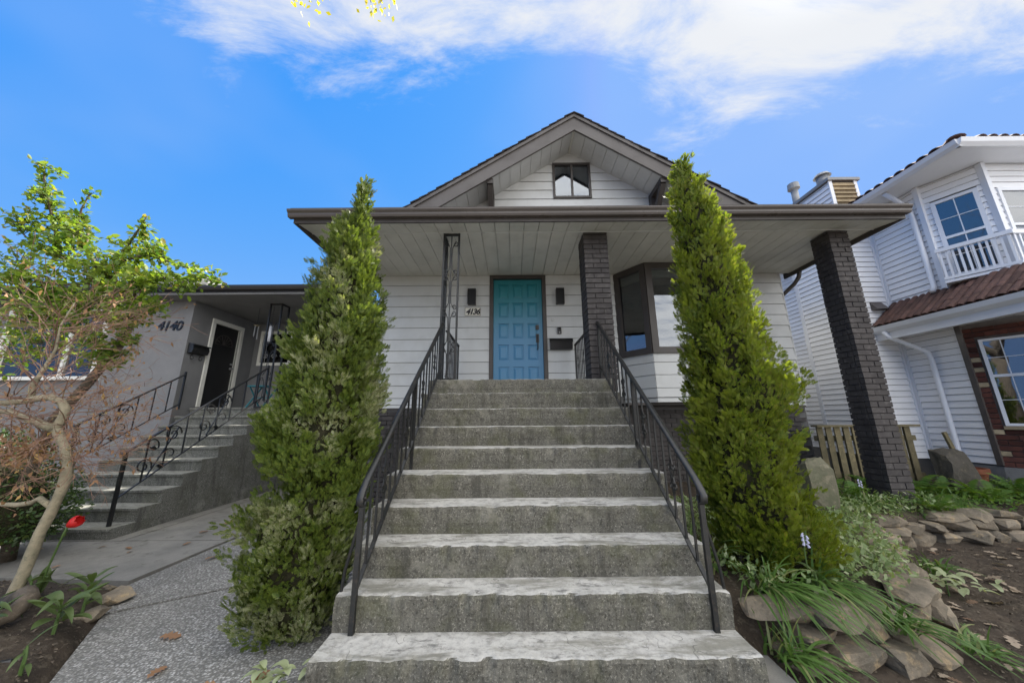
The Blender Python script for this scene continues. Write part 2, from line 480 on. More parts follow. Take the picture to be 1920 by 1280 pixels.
def door_mat():
    t = NT('blue_green_door_paint')
    sp = t.n('ShaderNodeSeparateXYZ')
    t.l(t.pos, sp.inputs[0])
    # bluer towards the bottom, darker and greener towards the top
    f = t.ramp(t.math('ADD', sp.outputs['Z'], t.math('MULTIPLY', t.noise(3, 4), 0.35)), 2.75, 4.0)
    col = t.mix(f, (0.075, 0.235, 0.415), (0.020, 0.20, 0.235))
    col = t.mix(t.math('MULTIPLY', t.ramp(t.noise(16, 6, 0.7), 0.52, 0.75), 0.35), col, (0.09, 0.26, 0.36))
    nb = t.bump(t.noise(60, 5, 0.7, stretch=(1, 1, 0.12)), 0.25, 0.003)
    return t.fin(col, 0.42, nb, spec=0.4)


M['door'] = door_mat()

# ------------------------------------------------------------------ mesh helpers
WL = {}      # world location of every object's origin


class MB:
    def __init__(self):
        self.v = []
        self.f = []

    def add(self, vs, fs):
        k = len(self.v)
        self.v += [tuple(p) for p in vs]
        self.f += [tuple(i + k for i in f) for f in fs]
        return self

    def box(self, x0, x1, y0, y1, z0, z1):
        return self.hexa([(x0, y0, z0), (x1, y0, z0), (x1, y1, z0), (x0, y1, z0),
                          (x0, y0, z1), (x1, y0, z1), (x1, y1, z1), (x0, y1, z1)])

    def hexa(self, p):
        return self.add(p, [(3, 2, 1, 0), (4, 5, 6, 7), (0, 1, 5, 4), (1, 2, 6, 5), (2, 3, 7, 6), (3, 0, 4, 7)])

    def bar(self, a, b, w, h, up=(0, 0, 1)):
        a, b = Vector(a), Vector(b)
        d = (b - a).normalized()
        up = Vector(up)
        if abs(d.dot(up)) > 0.98:
            up = Vector((0, 1, 0))
        s = d.cross(up).normalized() * (w / 2)
        u = s.cross(d).normalized() * (h / 2)
        return self.hexa([a - s - u, a + s - u, b + s - u, b - s - u, a - s + u, a + s + u, b + s + u, b - s + u])

    def tube(self, pts, r, n=6, cap=True):
        pts = [Vector(p) for p in pts]
        rs = r if isinstance(r, (list, tuple)) else [r] * len(pts)
        prev = None
        k = len(self.v)
        for i, p in enumerate(pts):
            t = (pts[min(i + 1, len(pts) - 1)] - pts[max(i - 1, 0)])
            t = t.normalized() if t.length > 1e-9 else Vector((0, 0, 1))
            if prev is None:
                a = Vector((0, 0, 1)) if abs(t.z) < 0.9 else Vector((1, 0, 0))
                prev = t.cross(a).normalized()
            s = (prev - t * prev.dot(t))
            s = s.normalized() if s.length > 1e-6 else t.orthogonal().normalized()
            prev = s
            u = t.cross(s)
            for j in range(n):
                an = 2 * math.pi * (j + 0.5) / n
                self.v.append(tuple(p + (s * math.cos(an) + u * math.sin(an)) * rs[i]))
        for i in range(len(pts) - 1):
            for j in range(n):
                a = k + i * n + j
                b = k + i * n + (j + 1) % n
                self.f.append((a, b, b + n, a + n))
        if cap:
            self.f.append(tuple(k + j for j in reversed(range(n))))
            self.f.append(tuple(k + (len(pts) - 1) * n + j for j in range(n)))
        return self

    def prism(self, poly, axis, a, b):
        """extrude a 2-D polygon; axis 'x': poly is (y,z); 'y': (x,z); 'z': (x,y)"""
        n = len(poly)

        def P(q, t):
            return {'x': (t, q[0], q[1]), 'y': (q[0], t, q[1]), 'z': (q[0], q[1], t)}[axis]
        vs = [P(q, a) for q in poly] + [P(q, b) for q in poly]
        fs = [tuple(range(n)), tuple(range(2 * n - 1, n - 1, -1))]
        fs += [(i, i + n, (i + 1) % n + n, (i + 1) % n) for i in range(n)]
        return self.add(vs, fs)


def finish_mesh(me, smooth=False):
    me.update()
    import bmesh
    bm = bmesh.new()
    bm.from_mesh(me)
    bmesh.ops.recalc_face_normals(bm, faces=bm.faces)
    bm.to_mesh(me)
    bm.free()
    if smooth:
        me.polygons.foreach_set('use_smooth', [True] * len(me.polygons))
    me.update()


def put(name, mesh, mat, parent=None, loc=(0, 0, 0), rot=None, scale=None):
    o = bpy.data.objects.new(name, mesh)
    COL.objects.link(o)
    if mat is not None and len(mesh.materials) == 0:
        mesh.materials.append(M[mat])
    L = Vector(loc)
    if parent is not None:
        o.parent = parent
        o.location = L - WL[parent.name]
    else:
        o.location = L
    if rot is not None:
        o.rotation_euler = rot
    if scale is not None:
        o.scale = scale
    WL[o.name] = L
    return o


def part(name, mb, mat, parent=None, smooth=False, origin=None, recalc=True):
    v = np.array(mb.v)
    if origin is None:
        lo, hi = v.min(0), v.max(0)
        origin = ((lo[0] + hi[0]) / 2, (lo[1] + hi[1]) / 2, lo[2])
    me = bpy.data.meshes.new(name)
    me.from_pydata([tuple(p) for p in (v - np.array(origin))], [], mb.f)
    if recalc:
        finish_mesh(me, smooth)
    else:
        if smooth:
            me.polygons.foreach_set('use_smooth', [True] * len(me.polygons))
        me.update()
    return put(name, me, mat, parent, origin)


def big_mesh(name, verts, faces, mat, parent=None, origin=(0, 0, 0), kind=None, smooth=False):
    """numpy arrays: verts (N,3), faces (M,k) with one k"""
    me = bpy.data.meshes.new(name)
    verts = np.asarray(verts, dtype=np.float32) - np.array(origin, dtype=np.float32)
    faces = np.asarray(faces, dtype=np.int32)
    k = faces.shape[1]
    me.vertices.add(len(verts))
    me.vertices.foreach_set('co', verts.ravel())
    me.loops.add(faces.size)
    me.loops.foreach_set('vertex_index', faces.ravel())
    me.polygons.add(len(faces))
    me.polygons.foreach_set('loop_start', np.arange(0, faces.size, k, dtype=np.int32))
    try:
        me.polygons.foreach_set('loop_total', np.full(len(faces), k, dtype=np.int32))
    except Exception:
        pass
    me.update(calc_edges=True)
    if smooth:
        me.polygons.foreach_set('use_smooth', [True] * len(me.polygons))
    o = put(name, me, mat, parent, origin)
    if kind:
        o['kind'] = kind
    return o


def thing(name, label, cat, loc=(0, 0, 0), group=None):
    o = bpy.data.objects.new(name, None)
    COL.objects.link(o)
    o.empty_display_size = 0.1
    o.location = loc
    WL[o.name] = Vector(loc)
    tag(o, label, cat, group)
    return o


def tag(o, label=None, cat=None, group=None, kind=None):
    for k, v in (('label', label), ('category', cat), ('group', group), ('kind', kind)):
        if v:
            o[k] = v
    return o


def board_face(mb, p0, u, n, L0, L1, z0, z1, t0=0.014, t1=0.004, U0=None, U1=None):
    """one lap board on a wall: p0 wall origin, u along, n outward; L at the bottom, U at the top"""
    p0, u, n = Vector(p0), Vector(u), Vector(n)
    U0 = L0 if U0 is None else U0
    U1 = L1 if U1 is None else U1

    def P(l, t, z):
        q = p0 + u * l + n * t
        return (q.x, q.y, z)
    mb.hexa([P(L0, t0, z0), P(L1, t0, z0), P(L1, -0.004, z0), P(L0, -0.004, z0),
             P(U0, t1, z1), P(U1, t1, z1), P(U1, -0.004, z1), P(U0, -0.004, z1)])
    return mb


# noise on numpy points (cheap value noise made from sines)
def wob(p, f, seed=0.0):
    x, y, z = p[:, 0] * f + seed, p[:, 1] * f + seed * 1.7, p[:, 2] * f + seed * 2.3
    return (np.sin(x * 1.7 + 1.3 * np.sin(y * 1.1 + z)) + np.sin(y * 2.1 + 1.1 * np.sin(z * 1.3 + x))
            + np.sin(z * 1.9 + 1.2 * np.sin(x * 0.9 + y))) / 3.0


#@@GROUND
# ================================================================== the ground
part('ground', MB().box(-400, 400, -300, 900, -0.6, -0.10), 'soil')['kind'] = 'structure'


def slab(name, poly, z, mat, th=0.1):
    mb = MB().prism([(a, b) for a, b in poly], 'z', z - th, z)
    return mb


base = part('sidewalk', slab('', [(-9, -3.2), (9, -3.2), (9, 1.55), (-9, 1.55)], -0.03, 'pad'), 'pad')
base['kind'] = 'structure'
part('road', slab('', [(-60, -14), (60, -14), (60, -5), (-60, -5)], -0.085, 'pad', 0.012), 'mortar')['kind'] = 'structure'
part('step_footing', slab('', [(-1.12, 1.62), (1.42, 1.62), (1.42, 2.2), (-1.12, 2.2)], 0.072, 'pad', 0.16), 'pad')['kind'] = 'structure'
path = part('path', slab('', [(-3.36, 1.7), (-0.95, 1.7), (-0.95, 6.2), (-3.36, 6.2)], -0.045, 'soil', 0.04), 'soil')
path['kind'] = 'structure'
for poly in ([(-3.0, 2.78), (-2.16, 3.29), (-1.12, 3.42), (-1.07, 1.72), (-2.2, 1.72)],
             [(-3.33, 3.22), (-3.03, 2.81), (-2.17, 3.325), (-1.12, 3.455), (-1.07, 6.0), (-3.30, 6.0)]):
    mb = MB().prism(poly, 'z', -0.07, 0.0)
    part('paving_slab', mb, 'aggregate', path)
walk = part('neighbour_walk', slab('', [(-10.5, 2.6), (-3.38, 2.6), (-3.38, 8.3), (-10.5, 8.3)], -0.06, 'soil', 0.03), 'soil')
walk['kind'] = 'structure'
for poly in ([(-10.4, 3.72), (-3.40, 3.30), (-3.36, 4.28), (-10.4, 4.28)],
             [(-10.4, 4.30), (-4.62, 4.30), (-4.62, 8.2), (-10.4, 8.2)],
             [(-4.60, 4.30), (-3.355, 4.30), (-3.345, 8.2), (-4.60, 8.2)]):
    part('paving_slab', MB().prism(poly, 'z', -0.08, 0.004), 'pad', walk)


def height_sheet(name, x0, x1, y0, y1, nx, ny, fn, mat):
    xs = np.linspace(x0, x1, nx)
    ys = np.linspace(y0, y1, ny)
    X, Y = np.meshgrid(xs, ys)
    Z = fn(X, Y)
    v = np.stack([X.ravel(), Y.ravel(), Z.ravel()], 1)
    i = np.arange(nx * ny).reshape(ny, nx)
    f = np.stack([i[:-1, :-1].ravel(), i[:-1, 1:].ravel(), i[1:, 1:].ravel(), i[1:, :-1].ravel()], 1)
    o = big_mesh(name, v, f, mat, smooth=True)
    o['kind'] = 'structure'
    return o


# top front edge of the dry stone wall, from the steps out to the right
WALL = [(1.30, 2.22), (1.75, 2.16), (2.25, 2.26), (2.75, 2.47), (3.10, 2.85), (3.32, 3.25), (3.75, 3.66), (4.3, 3.86), (5.2, 3.92), (6.4, 3.95), (9.5, 4.0)]


def wall_y(X):
    return np.interp(X, [p[0] for p in WALL], [p[1] for p in WALL])


def gnoise(X, Y, f, s=0.0):
    p = np.stack([X.ravel(), Y.ravel(), np.zeros(X.size)], 1)
    return wob(p, f, s).reshape(X.shape)


def bed_z(X, Y):
    d = Y - wall_y(X) - 0.10
    up = 1 / (1 + np.exp(-d / 0.035))
    low = 0.0 + 0.05 * np.clip((X - 2.5) / 2.5, 0, 1)
    hi = 0.24 + 0.09 * np.clip((Y - 2.4) / 2.0, 0, 1)
    return low + (hi - low) * up + 0.018 * gnoise(X, Y, 7) + 0.008 * gnoise(X, Y, 23, 3)


height_sheet('garden_bed', 1.28, 9.5, 1.2, 6.6, 200, 150, bed_z, 'soil')


def left_bed_z(X, Y):
    edge = np.interp(Y, [1.5, 2.1, 2.77, 3.05, 3.3], [-2.35, -2.52, -2.98, -3.2, -3.4])
    d = (edge - X) - 0.02
    up = 1 / (1 + np.exp(-d / 0.04))
    far = 1 / (1 + np.exp((Y - 3.18) / 0.04))
    return -0.10 + (0.17 * up * far) + 0.015 * gnoise(X, Y, 9) * up + np.clip(d, 0, 0.8) * 0.06 * far


height_sheet('flower_bed_soil', -8.0, -2.2, 1.3, 3.4, 140, 60, left_bed_z, 'soil')

#@@STAIRS
# ================================================================== concrete steps
RISE, TREAD, N0 = 0.185, 0.24, 1.976
SX0, SX1 = -1.05, 1.27
NOSE = [1.985, 2.212, 2.425, 2.662, 2.915, 3.178, 3.416, 3.656, 3.896, 4.130]
steps = thing('concrete_steps', 'wide mossy concrete front steps with worn pale treads', 'steps', (0.1, 2, 0))
for i in range(10):
    z0, z1 = i * RISE, (i + 1) * RISE
    y0 = NOSE[i]
    y1 = NOSE[i + 1] + 0.05 if i < 9 else 5.83
    mb = MB()
    nxs = 190
    prof = [(y0 + 0.004, z0 - 0.02), (y0 + 0.004, z0 + 0.05), (y0, z0 + 0.075), (y0, z0 + 0.12), (y0, z1 - 0.045), (y0 + 0.001, z1 - 0.020),
            (y0 + 0.008, z1 - 0.003), (y0 + 0.022, z1), (y0 + 0.06, z1 - 0.001), (y0 + 0.11, z1 - 0.003), (y0 + 0.17, z1 - 0.001), (y1, z1), (y1, z0 - 0.02)]
    npf = len(prof)
    seed = i * 3.7
    for a in range(nxs + 1):
        fx = a / nxs
        x = SX0 + (SX1 - SX0) * fx
        for k, (yy, z_) in enumerate(prof):
            p = Vector((x * 9 + seed, yy * 9, z_ * 9))
            nz_ = mnoise.fractal(p, 0.8, 2.0, 4)
            chip = max(0.0, mnoise.noise(Vector((x * 11 + seed, 3.1, i * 5.0))) - 0.10) + 1.6 * max(0.0, mnoise.noise(Vector((x * 4.3 + seed * 2, 7.1, i * 3.0))) - 0.42)
            dy = dz = 0
            if 1 <= k <= 4:
                dy = nz_ * 0.007
            ck = {3: .25, 4: .6, 5: .9, 6: 1.0, 7: .55}.get(k, 0)
            if ck:
                dy += chip * 0.040 * ck + nz_ * 0.006
                dz = -chip * 0.024 * ck + nz_ * 0.006
            if 8 <= k <= 10:
                dz = nz_ * 0.0035
            mb.v.append((x, yy + dy, z_ + dz))
    for a in range(nxs):
        for k in range(npf):
            b = a * npf + k
            c = a * npf + (k + 1) % npf
            mb.f.append((b, c, c + npf, b + npf))
    mb.f.append(tuple(range(npf)))
    mb.f.append(tuple(nxs * npf + k for k in reversed(range(npf))))
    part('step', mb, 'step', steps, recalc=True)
# solid sides under the flight
mb = MB()
pl = [(NOSE[0] + 0.03, -0.1)]
for i in range(10):
    pl += [(NOSE[i] + 0.03, (i + 1) * RISE - 0.03), ((NOSE[i + 1] + 0.03) if i < 9 else 5.80, (i + 1) * RISE - 0.03)]
pl += [(5.80, -0.1)]
mb.prism(pl, 'x', SX0 + 0.012, SX1 - 0.012)
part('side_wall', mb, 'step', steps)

#@@HOUSE
# ================================================================== the grey bungalow
YW, YP = 5.8, 4.3
HX0, HX1 = -2.44, 5.05
CX = 1.23
house = thing('bungalow', 'pale grey bungalow with a front gable, deep porch and blue door', 'house', (1.2, 9, 0))
# solid body behind the boards (open where the windows are)
wall = MB()
for (a, b, z0, z1) in ((HX0, -0.41, 0.0, 4.0), (0.635, 1.93, 0.0, 4.0), (1.93, 4.43, 0.0, 1.66), (4.43, HX1, 0.0, 4.0), (-0.41, 0.635, 0, 1.84), (-0.41, 0.635, 3.99, 4.0)):
    wall.box(a, b, YW, YW + 0.12, z0, z1)
wall.box(HX0 + 0.12, HX1 - 0.12, YW + 0.12, 13.9, 1.5, 1.6)     # floor
wall.box(HX0 + 0.12, HX1 - 0.12, YW + 0.12, 13.9, 4.02, 4.1)    # ceiling
gw = part('front_wall', wall, 'gap', house)
for xa in (HX0, HX1 - 0.12):
    part('side_wall', MB().box(xa, xa + 0.12, YW + 0.121, 14, 1.5, 4.6), 'siding', house)
    part('side_foundation', MB().box(xa + .01, xa + 0.11, YW + 0.121, 14, -.1, 1.499), 'brickpaint', house)
part('back_wall', MB().box(HX0, HX1, 14.001, 14.12, 0, 4.6), 'siding', house)


def boards(parent, p0, u, n, spans, zs, mat, t0=0.019, t1=0.004, name='siding_board'):
    for z0, z1 in zip(zs[:-1], zs[1:]):
        for (a, b) in spans(z0, z1):
            mb = MB()
            board_face(mb, p0, u, n, a, b, z0 + 0.007, z1 + 0.001, t0, t1)
            part(name, mb, mat, parent)


ZS = [1.545, 1.60, 1.715, 1.93, 2.135, 2.34, 2.55, 2.76, 2.975, 3.18, 3.385, 3.59, 3.80, 3.995]


def front_spans(z0, z1):
    s = [(HX0, -0.412), (0.637, 1.93), (4.43, HX1)]
    if z0 < 1.7:
        s = [(HX0, -1.06), (4.43, HX1)]
    elif z1 < 1.8:
        s = [(HX0, -1.06), (4.43, HX1)]
    elif z0 < 1.85:
        s = [(HX0, -1.06), (1.28, 1.93), (4.43, HX1)]
    return s


boards(gw, (0, YW, 0), (1, 0, 0), (0, -1, 0), front_spans, ZS, 'siding')
part('corner_trim', MB().box(HX0 - 0.016, HX0, YW - 0.018, YW + 0.05, 1.545, 3.998), 'siding', house)
part('corner_trim', MB().box(HX1, HX1 + 0.016, YW - 0.018, YW + 0.05, 1.545, 3.998), 'siding', house)

# ---- bay window
BY = 5.3
bay = MB()
bayP = [(1.93, YW), (2.31, BY), (4.05, BY), (4.43, YW)]
bay_o = part('bay_window', MB().prism(bayP, 'z', 1.60, 1.665), 'siding', house)


def seg(a, b):
    a, b = Vector((a[0], a[1], 0)), Vector((b[0], b[1], 0))
    u = (b - a).normalized()
    n = Vector((u.y, -u.x, 0))
    return a, u, n, (b - a).length


for k in range(3):
    a, u, n, L = seg(bayP[k], bayP[k + 1])
    zb = [1.67, 1.82, 2.03, 2.235, 2.395]
    boards(bay_o, a, u, n, lambda z0, z1, L=L: [(0.0, L)], zb, 'siding', 0.013, 0.004)
    fr = MB()
    pw = 0.10 if k != 1 else 0.11
    q = lambda l, t, z, a=a, u=u, n=n: tuple((a + u * l + n * t)[:2]) + (z,)

    def fbox(l0, l1, t0, t1, z0, z1):
        fr.hexa([q(l0, t1, z0), q(l1, t1, z0), q(l1, t0, z0), q(l0, t0, z0), q(l0, t1, z1), q(l1, t1, z1), q(l1, t0, z1), q(l0, t0, z1)])
    fbox(0.0, pw, -0.05, 0.02, 2.40, 3.98)
    fbox(L - pw, L, -0.05, 0.02, 2.40, 3.98)
    fbox(pw, L - pw, -0.05, 0.017, 3.885, 3.98)
    fbox(-0.01, L + 0.01, -0.05, 0.045, 2.388, 2.45)
    fbox(pw, L - pw, -0.05, 0.012, 2.45, 2.495)
    if k == 1:
        fbox(L / 2 - 0.03, L / 2 + 0.03, -0.05, 0.014, 2.495, 3.885)
    part('window_frame', fr, 'trim', bay_o)
    g = MB()
    panes = [(pw, L - pw)] if k != 1 else [(pw, L / 2 - 0.03), (L / 2 + 0.03, L - pw)]
    for (l0, l1) in panes:
        g = MB()
        g.hexa([q(l0, -0.024, 2.495), q(l1, -0.024, 2.495), q(l1, -0.03, 2.495), q(l0, -0.03, 2.495), q(l0, -0.024, 3.885), q(l1, -0.024, 3.885), q(l1, -0.03, 3.885), q(l0, -0.03, 3.885)])
        part('pane', g, 'glass', bay_o)
        b = MB()
        for (z0, z1, t) in ((3.80, 3.885, -0.035), (3.735, 3.795, -0.035)):
            b.hexa([q(l0 + .005, t, z0), q(l1 - .005, t, z0), q(l1 - .005, t - 0.05, z0), q(l0 + .005, t - 0.05, z0), q(l0 + .005, t, z1), q(l1 - .005, t, z1), q(l1 - .005, t - 0.05, z1), q(l0 + .005, t - 0.05, z1)])
        part('blind', b, 'blind', bay_o)
part('bay_head', MB().prism([(1.93, YW), (2.31, BY), (4.05, BY), (4.43, YW)], 'z', 3.982, 3.998), 'trim', bay_o)
part('bay_seat', MB().prism([(1.97, YW), (2.33, BY + .06), (4.03, BY + .06), (4.39, YW)], 'z', 2.30, 2.385), 'darkroom', bay_o)
mb = MB()
for k in range(25):
    an = 2 * math.pi * k / 24
    mb.v += [(2.55 + .2 * math.cos(an), 7.1 + .2 * math.sin(an), 3.70), (2.55 + .2 * math.cos(an), 7.1 + .2 * math.sin(an), 3.82)]
for k in range(24):
    mb.f.append((2 * k, 2 * k + 2, 2 * k + 3, 2 * k + 1))
mb.f.append(tuple(2 * k for k in range(24)))
tag(part('ceiling_lamp', mb, 'trim', None, smooth=False), 'round dark rimmed ceiling lamp seen through the bay window', 'lamp')

# ---- base wall of black painted brick
bw = part('base_wall', MB().box(HX0, SX0, YW + 0.012, YW + 0.1, -0.1, 1.52).box(SX1, HX1, YW + 0.012, YW + 0.1, -0.1, 1.52), 'mortar', house)
part('sill_board', MB().box(HX0 - 0.01, SX0, YW - 0.02, YW + 0.01, 1.515, 1.545), 'trim', house)
part('sill_board', MB().box(SX1, HX1 + 0.01, YW - 0.02, YW + 0.01, 1.515, 1.545), 'trim', house)
part('bay_underside', MB().box(1.9, 4.45, YW - 0.34, YW, 1.56, 1.60), 'trim', house)


def brick_mesh(w, d, h, e=0.004):
    mb = MB()
    x, y = w / 2, d / 2
    vs = []
    for (z, i) in ((0, e), (e, 0), (h - e, 0), (h, e)):
        vs += [(-x + i, -y + i, z), (x - i, -y + i, z), (x - i, y, z), (-x + i, y, z)]
    fs = [(3, 2, 1, 0), (12, 13, 14, 15)]
    for k in range(3):
        for j in range(4):
            a = k * 4 + j
            b = k * 4 + (j + 1) % 4
            fs.append((a, b, b + 4, a + 4))
    mb.add(vs, fs)
    me = bpy.data.meshes.new('brick')
    me.from_pydata(mb.v, [], mb.f)
    finish_mesh(me)
    return me


CH = 0.075
B_full = brick_mesh(0.192, 0.06, CH - 0.010)
B_full.materials.append(M['brickpaint'])


def jit(a):
    return random.uniform(-a, a)


rest = MB()
for (x0, x1, zlo, zvis) in ((HX0, SX0, 0.0, 1.02), (SX1 + 0.02, HX1, 0.0, 0.36)):
    c = 0
    z = zlo
    while z + CH < 1.52:
        x = x0 + (0.1 if c % 2 else 0.0) + 0.1
        while x + 0.1 <= x1 + 0.001:
            seen = (x < -1.0 and z > 1.0) or (x > 4.25 and z > 0.33)
            if seen:
                put('brick', B_full, 'brickpaint', bw, (x + jit(.002), YW - 0.016 + jit(.003), z), (0, 0, jit(.008)))
            else:
                rest.box(x - 0.096, x + 0.096, YW - 0.046, YW + 0.011, z, z + CH - 0.01)
            x += 0.2
        z += CH
        c += 1
r_ = part('brickwork', rest, 'brickpaint', bw)
r_['kind'] = 'stuff'

# ---- the two porch pillars


def pillar(x0, x1, z0, z1):
    w = x1 - x0
    y0, y1 = YP, YP + w
    p = part('brick_pillar', MB().box(x0 + .012, x1 - .012, y0 + .012, y1 - .012, z0 - 0.15, z1), 'mortar', house)
    L = w * 0.64
    S_ = w - L - 0.008
    d = 0.06
    ml = brick_mesh(L - 0.004, d, CH - 0.010)
    ms = brick_mesh(S_ - 0.004, d, CH - 0.010)
    back = MB()
    z = z0
    c = 0
    while z < z1 - 0.01:
        hh = min(CH - 0.01, z1 - z - 0.004)
        sc = (1, 1, hh / (CH - 0.01))
        fl = c % 2
        # front face: long + short, alternating
        xl = x0 + L / 2 if fl == 0 else x1 - L / 2
        xs_ = x1 - S_ / 2 if fl == 0 else x0 + S_ / 2
        put('brick', ml, 'brickpaint', p, (xl + jit(.0015), y0 + d / 2 + jit(.003), z), (0, 0, jit(.01)), sc)
        put('brick', ms, 'brickpaint', p, (xs_ + jit(.0015), y0 + d / 2 + jit(.003), z), (0, 0, jit(.01)), sc)
        # the other three faces join into one part
        rem = w - d - 0.008
        for xx in (x0, x1 - d):
            a = y0 + d + 0.008
            cut = a + (rem * 0.66 if fl else rem * 0.3)
            back.box(xx + jit(.002), xx + d, a, cut - 0.004, z, z + hh)
            back.box(xx + jit(.002), xx + d, cut + 0.004, y1, z, z + hh)
        back.box(x0 + d + .005, x1 - d - .005, y1 - 0.02, y1, z, z + hh)
        z += CH
        c += 1
    b = part('brickwork', back, 'brickpaint', p)
    b['kind'] = 'stuff'
    return p


pillar(1.040, 1.386, 1.855, 3.985)
pillar(4.588, 4.876, 0.20, 3.985)

# ---- porch soffit, fascia, gutter, roof
YE, ZE = 3.955, 3.94
SOX0, SOX1 = -2.88, 5.25
sof = part('porch_soffit', MB().box(SOX0, SOX1, YP - 0.01, YW + 0.1, 4.035, 4.05), 'soffit', house)
x = SOX0
k = 0
while x < SOX1 - 0.02:
    xe = min(x + 0.204, SOX1)
    y_end = YW - 0.002 if (x > HX0 - 0.02 and xe < HX1 + .21) else YW + 0.02
    if 1.78 < xe and x < 4.5:
        y_end = YW - 0.002
    part('soffit_board', MB().box(x + 0.004, xe - 0.003, YP, y_end, 4.0, 4.022), 'soffit', sof)
    m_ = MB()
    m_.hexa([(x + .004, YE, ZE), (xe - .003, YE, ZE), (xe - .003, YP - .012, 3.993), (x + .004, YP - .012, 3.993),
             (x + .004, YE, ZE + .02), (xe - .003, YE, ZE + .02), (xe - .003, YP - .012, 4.013), (x + .004, YP - .012, 4.013)])
    part('soffit_board', m_, 'soffit', sof)
    x += 0.204
part('soffit_bead', MB().box(SOX0, SOX1, YP - 0.012, YP - 0.001, 3.985, 4.004), 'siding', sof)
part('soffit_backing', MB().hexa([(SOX0, YE + .02, ZE + .03), (SOX1, YE + .02, ZE + .03), (SOX1, YP, 4.03), (SOX0, YP, 4.03),
                                  (SOX0, YE + .02, ZE + .04), (SOX1, YE + .02, ZE + .04), (SOX1, YP, 4.04), (SOX0, YP, 4.04)]), 'trim', sof)
part('fascia', MB().box(SOX0 - 0.03, SOX1 + 0.03, YE - 0.028, YE - 0.001, 3.93, 4.085), 'trim', house)
for xx in (SOX0 - 0.03, SOX1):
    part('fascia', MB().box(xx, xx + 0.03, YE, YW + 0.12, 3.93, 4.085), 'trim', house)
# K-style gutter
gp = [(YE - 0.03, 4.075), (YE - 0.03, 3.985), (YE - 0.085, 3.985), (YE - 0.097, 4.010), (YE - 0.100, 4.035), (YE - 0.122, 4.055), (YE - 0.128, 4.070), (YE - 0.128, 4.083), (YE - 0.118, 4.083), (YE - 0.116, 4.066), (YE - 0.09, 4.03), (YE - 0.04, 4.03)]
part('gutter', MB().prism(gp, 'x', -2.955, 5.30), 'gutter', house)
for xx, sx in ((SOX0 - 0.03, -1), (SOX1 + 0.03, 1)):
    gy = [(xx + sx * (YE - 0.03 - a), z) for a, z in gp]
    part('gutter', MB().prism([(xx + sx * 0.002 if False else xx + sx * ((YE - 0.03) - a) * 0.35, z) for a, z in gp], 'y', YE + 0.0, YW + 0.15), 'gutter', house)
# porch roof
part('porch_roof', MB().hexa([(-2.93, 3.86, 4.092), (5.29, 3.86, 4.092), (5.29, YW + .2, 4.42), (-2.93, YW + .2, 4.42),
                              (-2.93, 3.86, 4.112), (5.29, 3.86, 4.112), (5.29, YW + .2, 4.45), (-2.93, YW + .2, 4.45)]), 'shingle', house)

# ---- gable wall, window, rake, roof
APW = 6.86        # wall apex
SL = 0.653
gspan = lambda z: (CX - (APW - z) / SL, CX + (APW - z) / SL)
gab = part('gable_wall', MB().prism([(CX - 3.9, APW - SL * 3.9), (CX + 3.9, APW - SL * 3.9), (CX, APW)], 'y', YW + 0.08, YW + 0.16), 'gap', house)
GW = (0.865, 1.645, 5.70, 6.53)
zz_ = [4.40] + [4.46 + 0.205 * k for k in range(0, 12)]
for z0, z1 in zip(zz_[:-1], zz_[1:]):
    z1 = min(z1, APW - 0.02)
    l0, l1 = gspan(z0)
    u0, u1 = gspan(z1)
    if z0 < GW[3] and z1 > GW[2]:
        pcs = [(l0, GW[0], u0, GW[0]), (GW[1], l1, GW[1], u1)]
        if z1 > GW[3] + 0.01:
            mb = MB()
            board_face(mb, (0, YW + .08, 0), (1, 0, 0), (0, -1, 0), GW[0], GW[1], GW[3], z1 + 0.002)
            part('siding_board', mb, 'siding', gab)
        if z0 < GW[2] - 0.01:
            mb = MB()
            board_face(mb, (0, YW + .08, 0), (1, 0, 0), (0, -1, 0), GW[0], GW[1], z0 + .003, GW[2])
            part('siding_board', mb, 'siding', gab)
    else:
        pcs = [(l0, l1, u0, u1)]
    for (a, b, c, d) in pcs:
        mb = MB()
        board_face(mb, (0, YW + .08, 0), (1, 0, 0), (0, -1, 0), a, b, z0 + 0.008, z1 + 0.001, t0=.019, U0=c, U1=d)
        part('siding_board', mb, 'siding', gab)
z0 = zz_[-1]
if z0 < APW - .05:
    mb = MB()
    l0, l1 = gspan(z0)
    board_face(mb, (0, YW + .08, 0), (1, 0, 0), (0, -1, 0), l0, l1, z0 + .003, APW - .01, U0=CX - .01, U1=CX + .01)
    part('siding_board', mb, 'siding', gab)
x0, x1, z0, z1 = GW
win = part('window', MB().box(x0, x0 + .045, YW + .04, YW + .1, z0, z1).box(x1 - .045, x1, YW + .04, YW + .1, z0, z1)
           .box(x0 + .045, x1 - .045, YW + .04, YW + .1, z0, z0 + .045).box(x0 + .045, x1 - .045, YW + .04, YW + .1, z1 - .045, z1)
           .box(CX + .01, CX + .05, YW + .045, YW + .09, z0 + .045, z1 - .045), 'trim', house)
for (a, b) in ((x0 + .045, CX + .01), (CX + .05, x1 - .045)):
    part('pane', MB().box(a, b, YW + .072, YW + .078, z0 + .045, z1 - .045), 'gableglass', win)
# attic room behind the panes
part('attic_room', MB().box(x0 - .5, x1 + .5, YW + 1.2, YW + 1.25, 5.2, 6.7), 'darkroom', house)

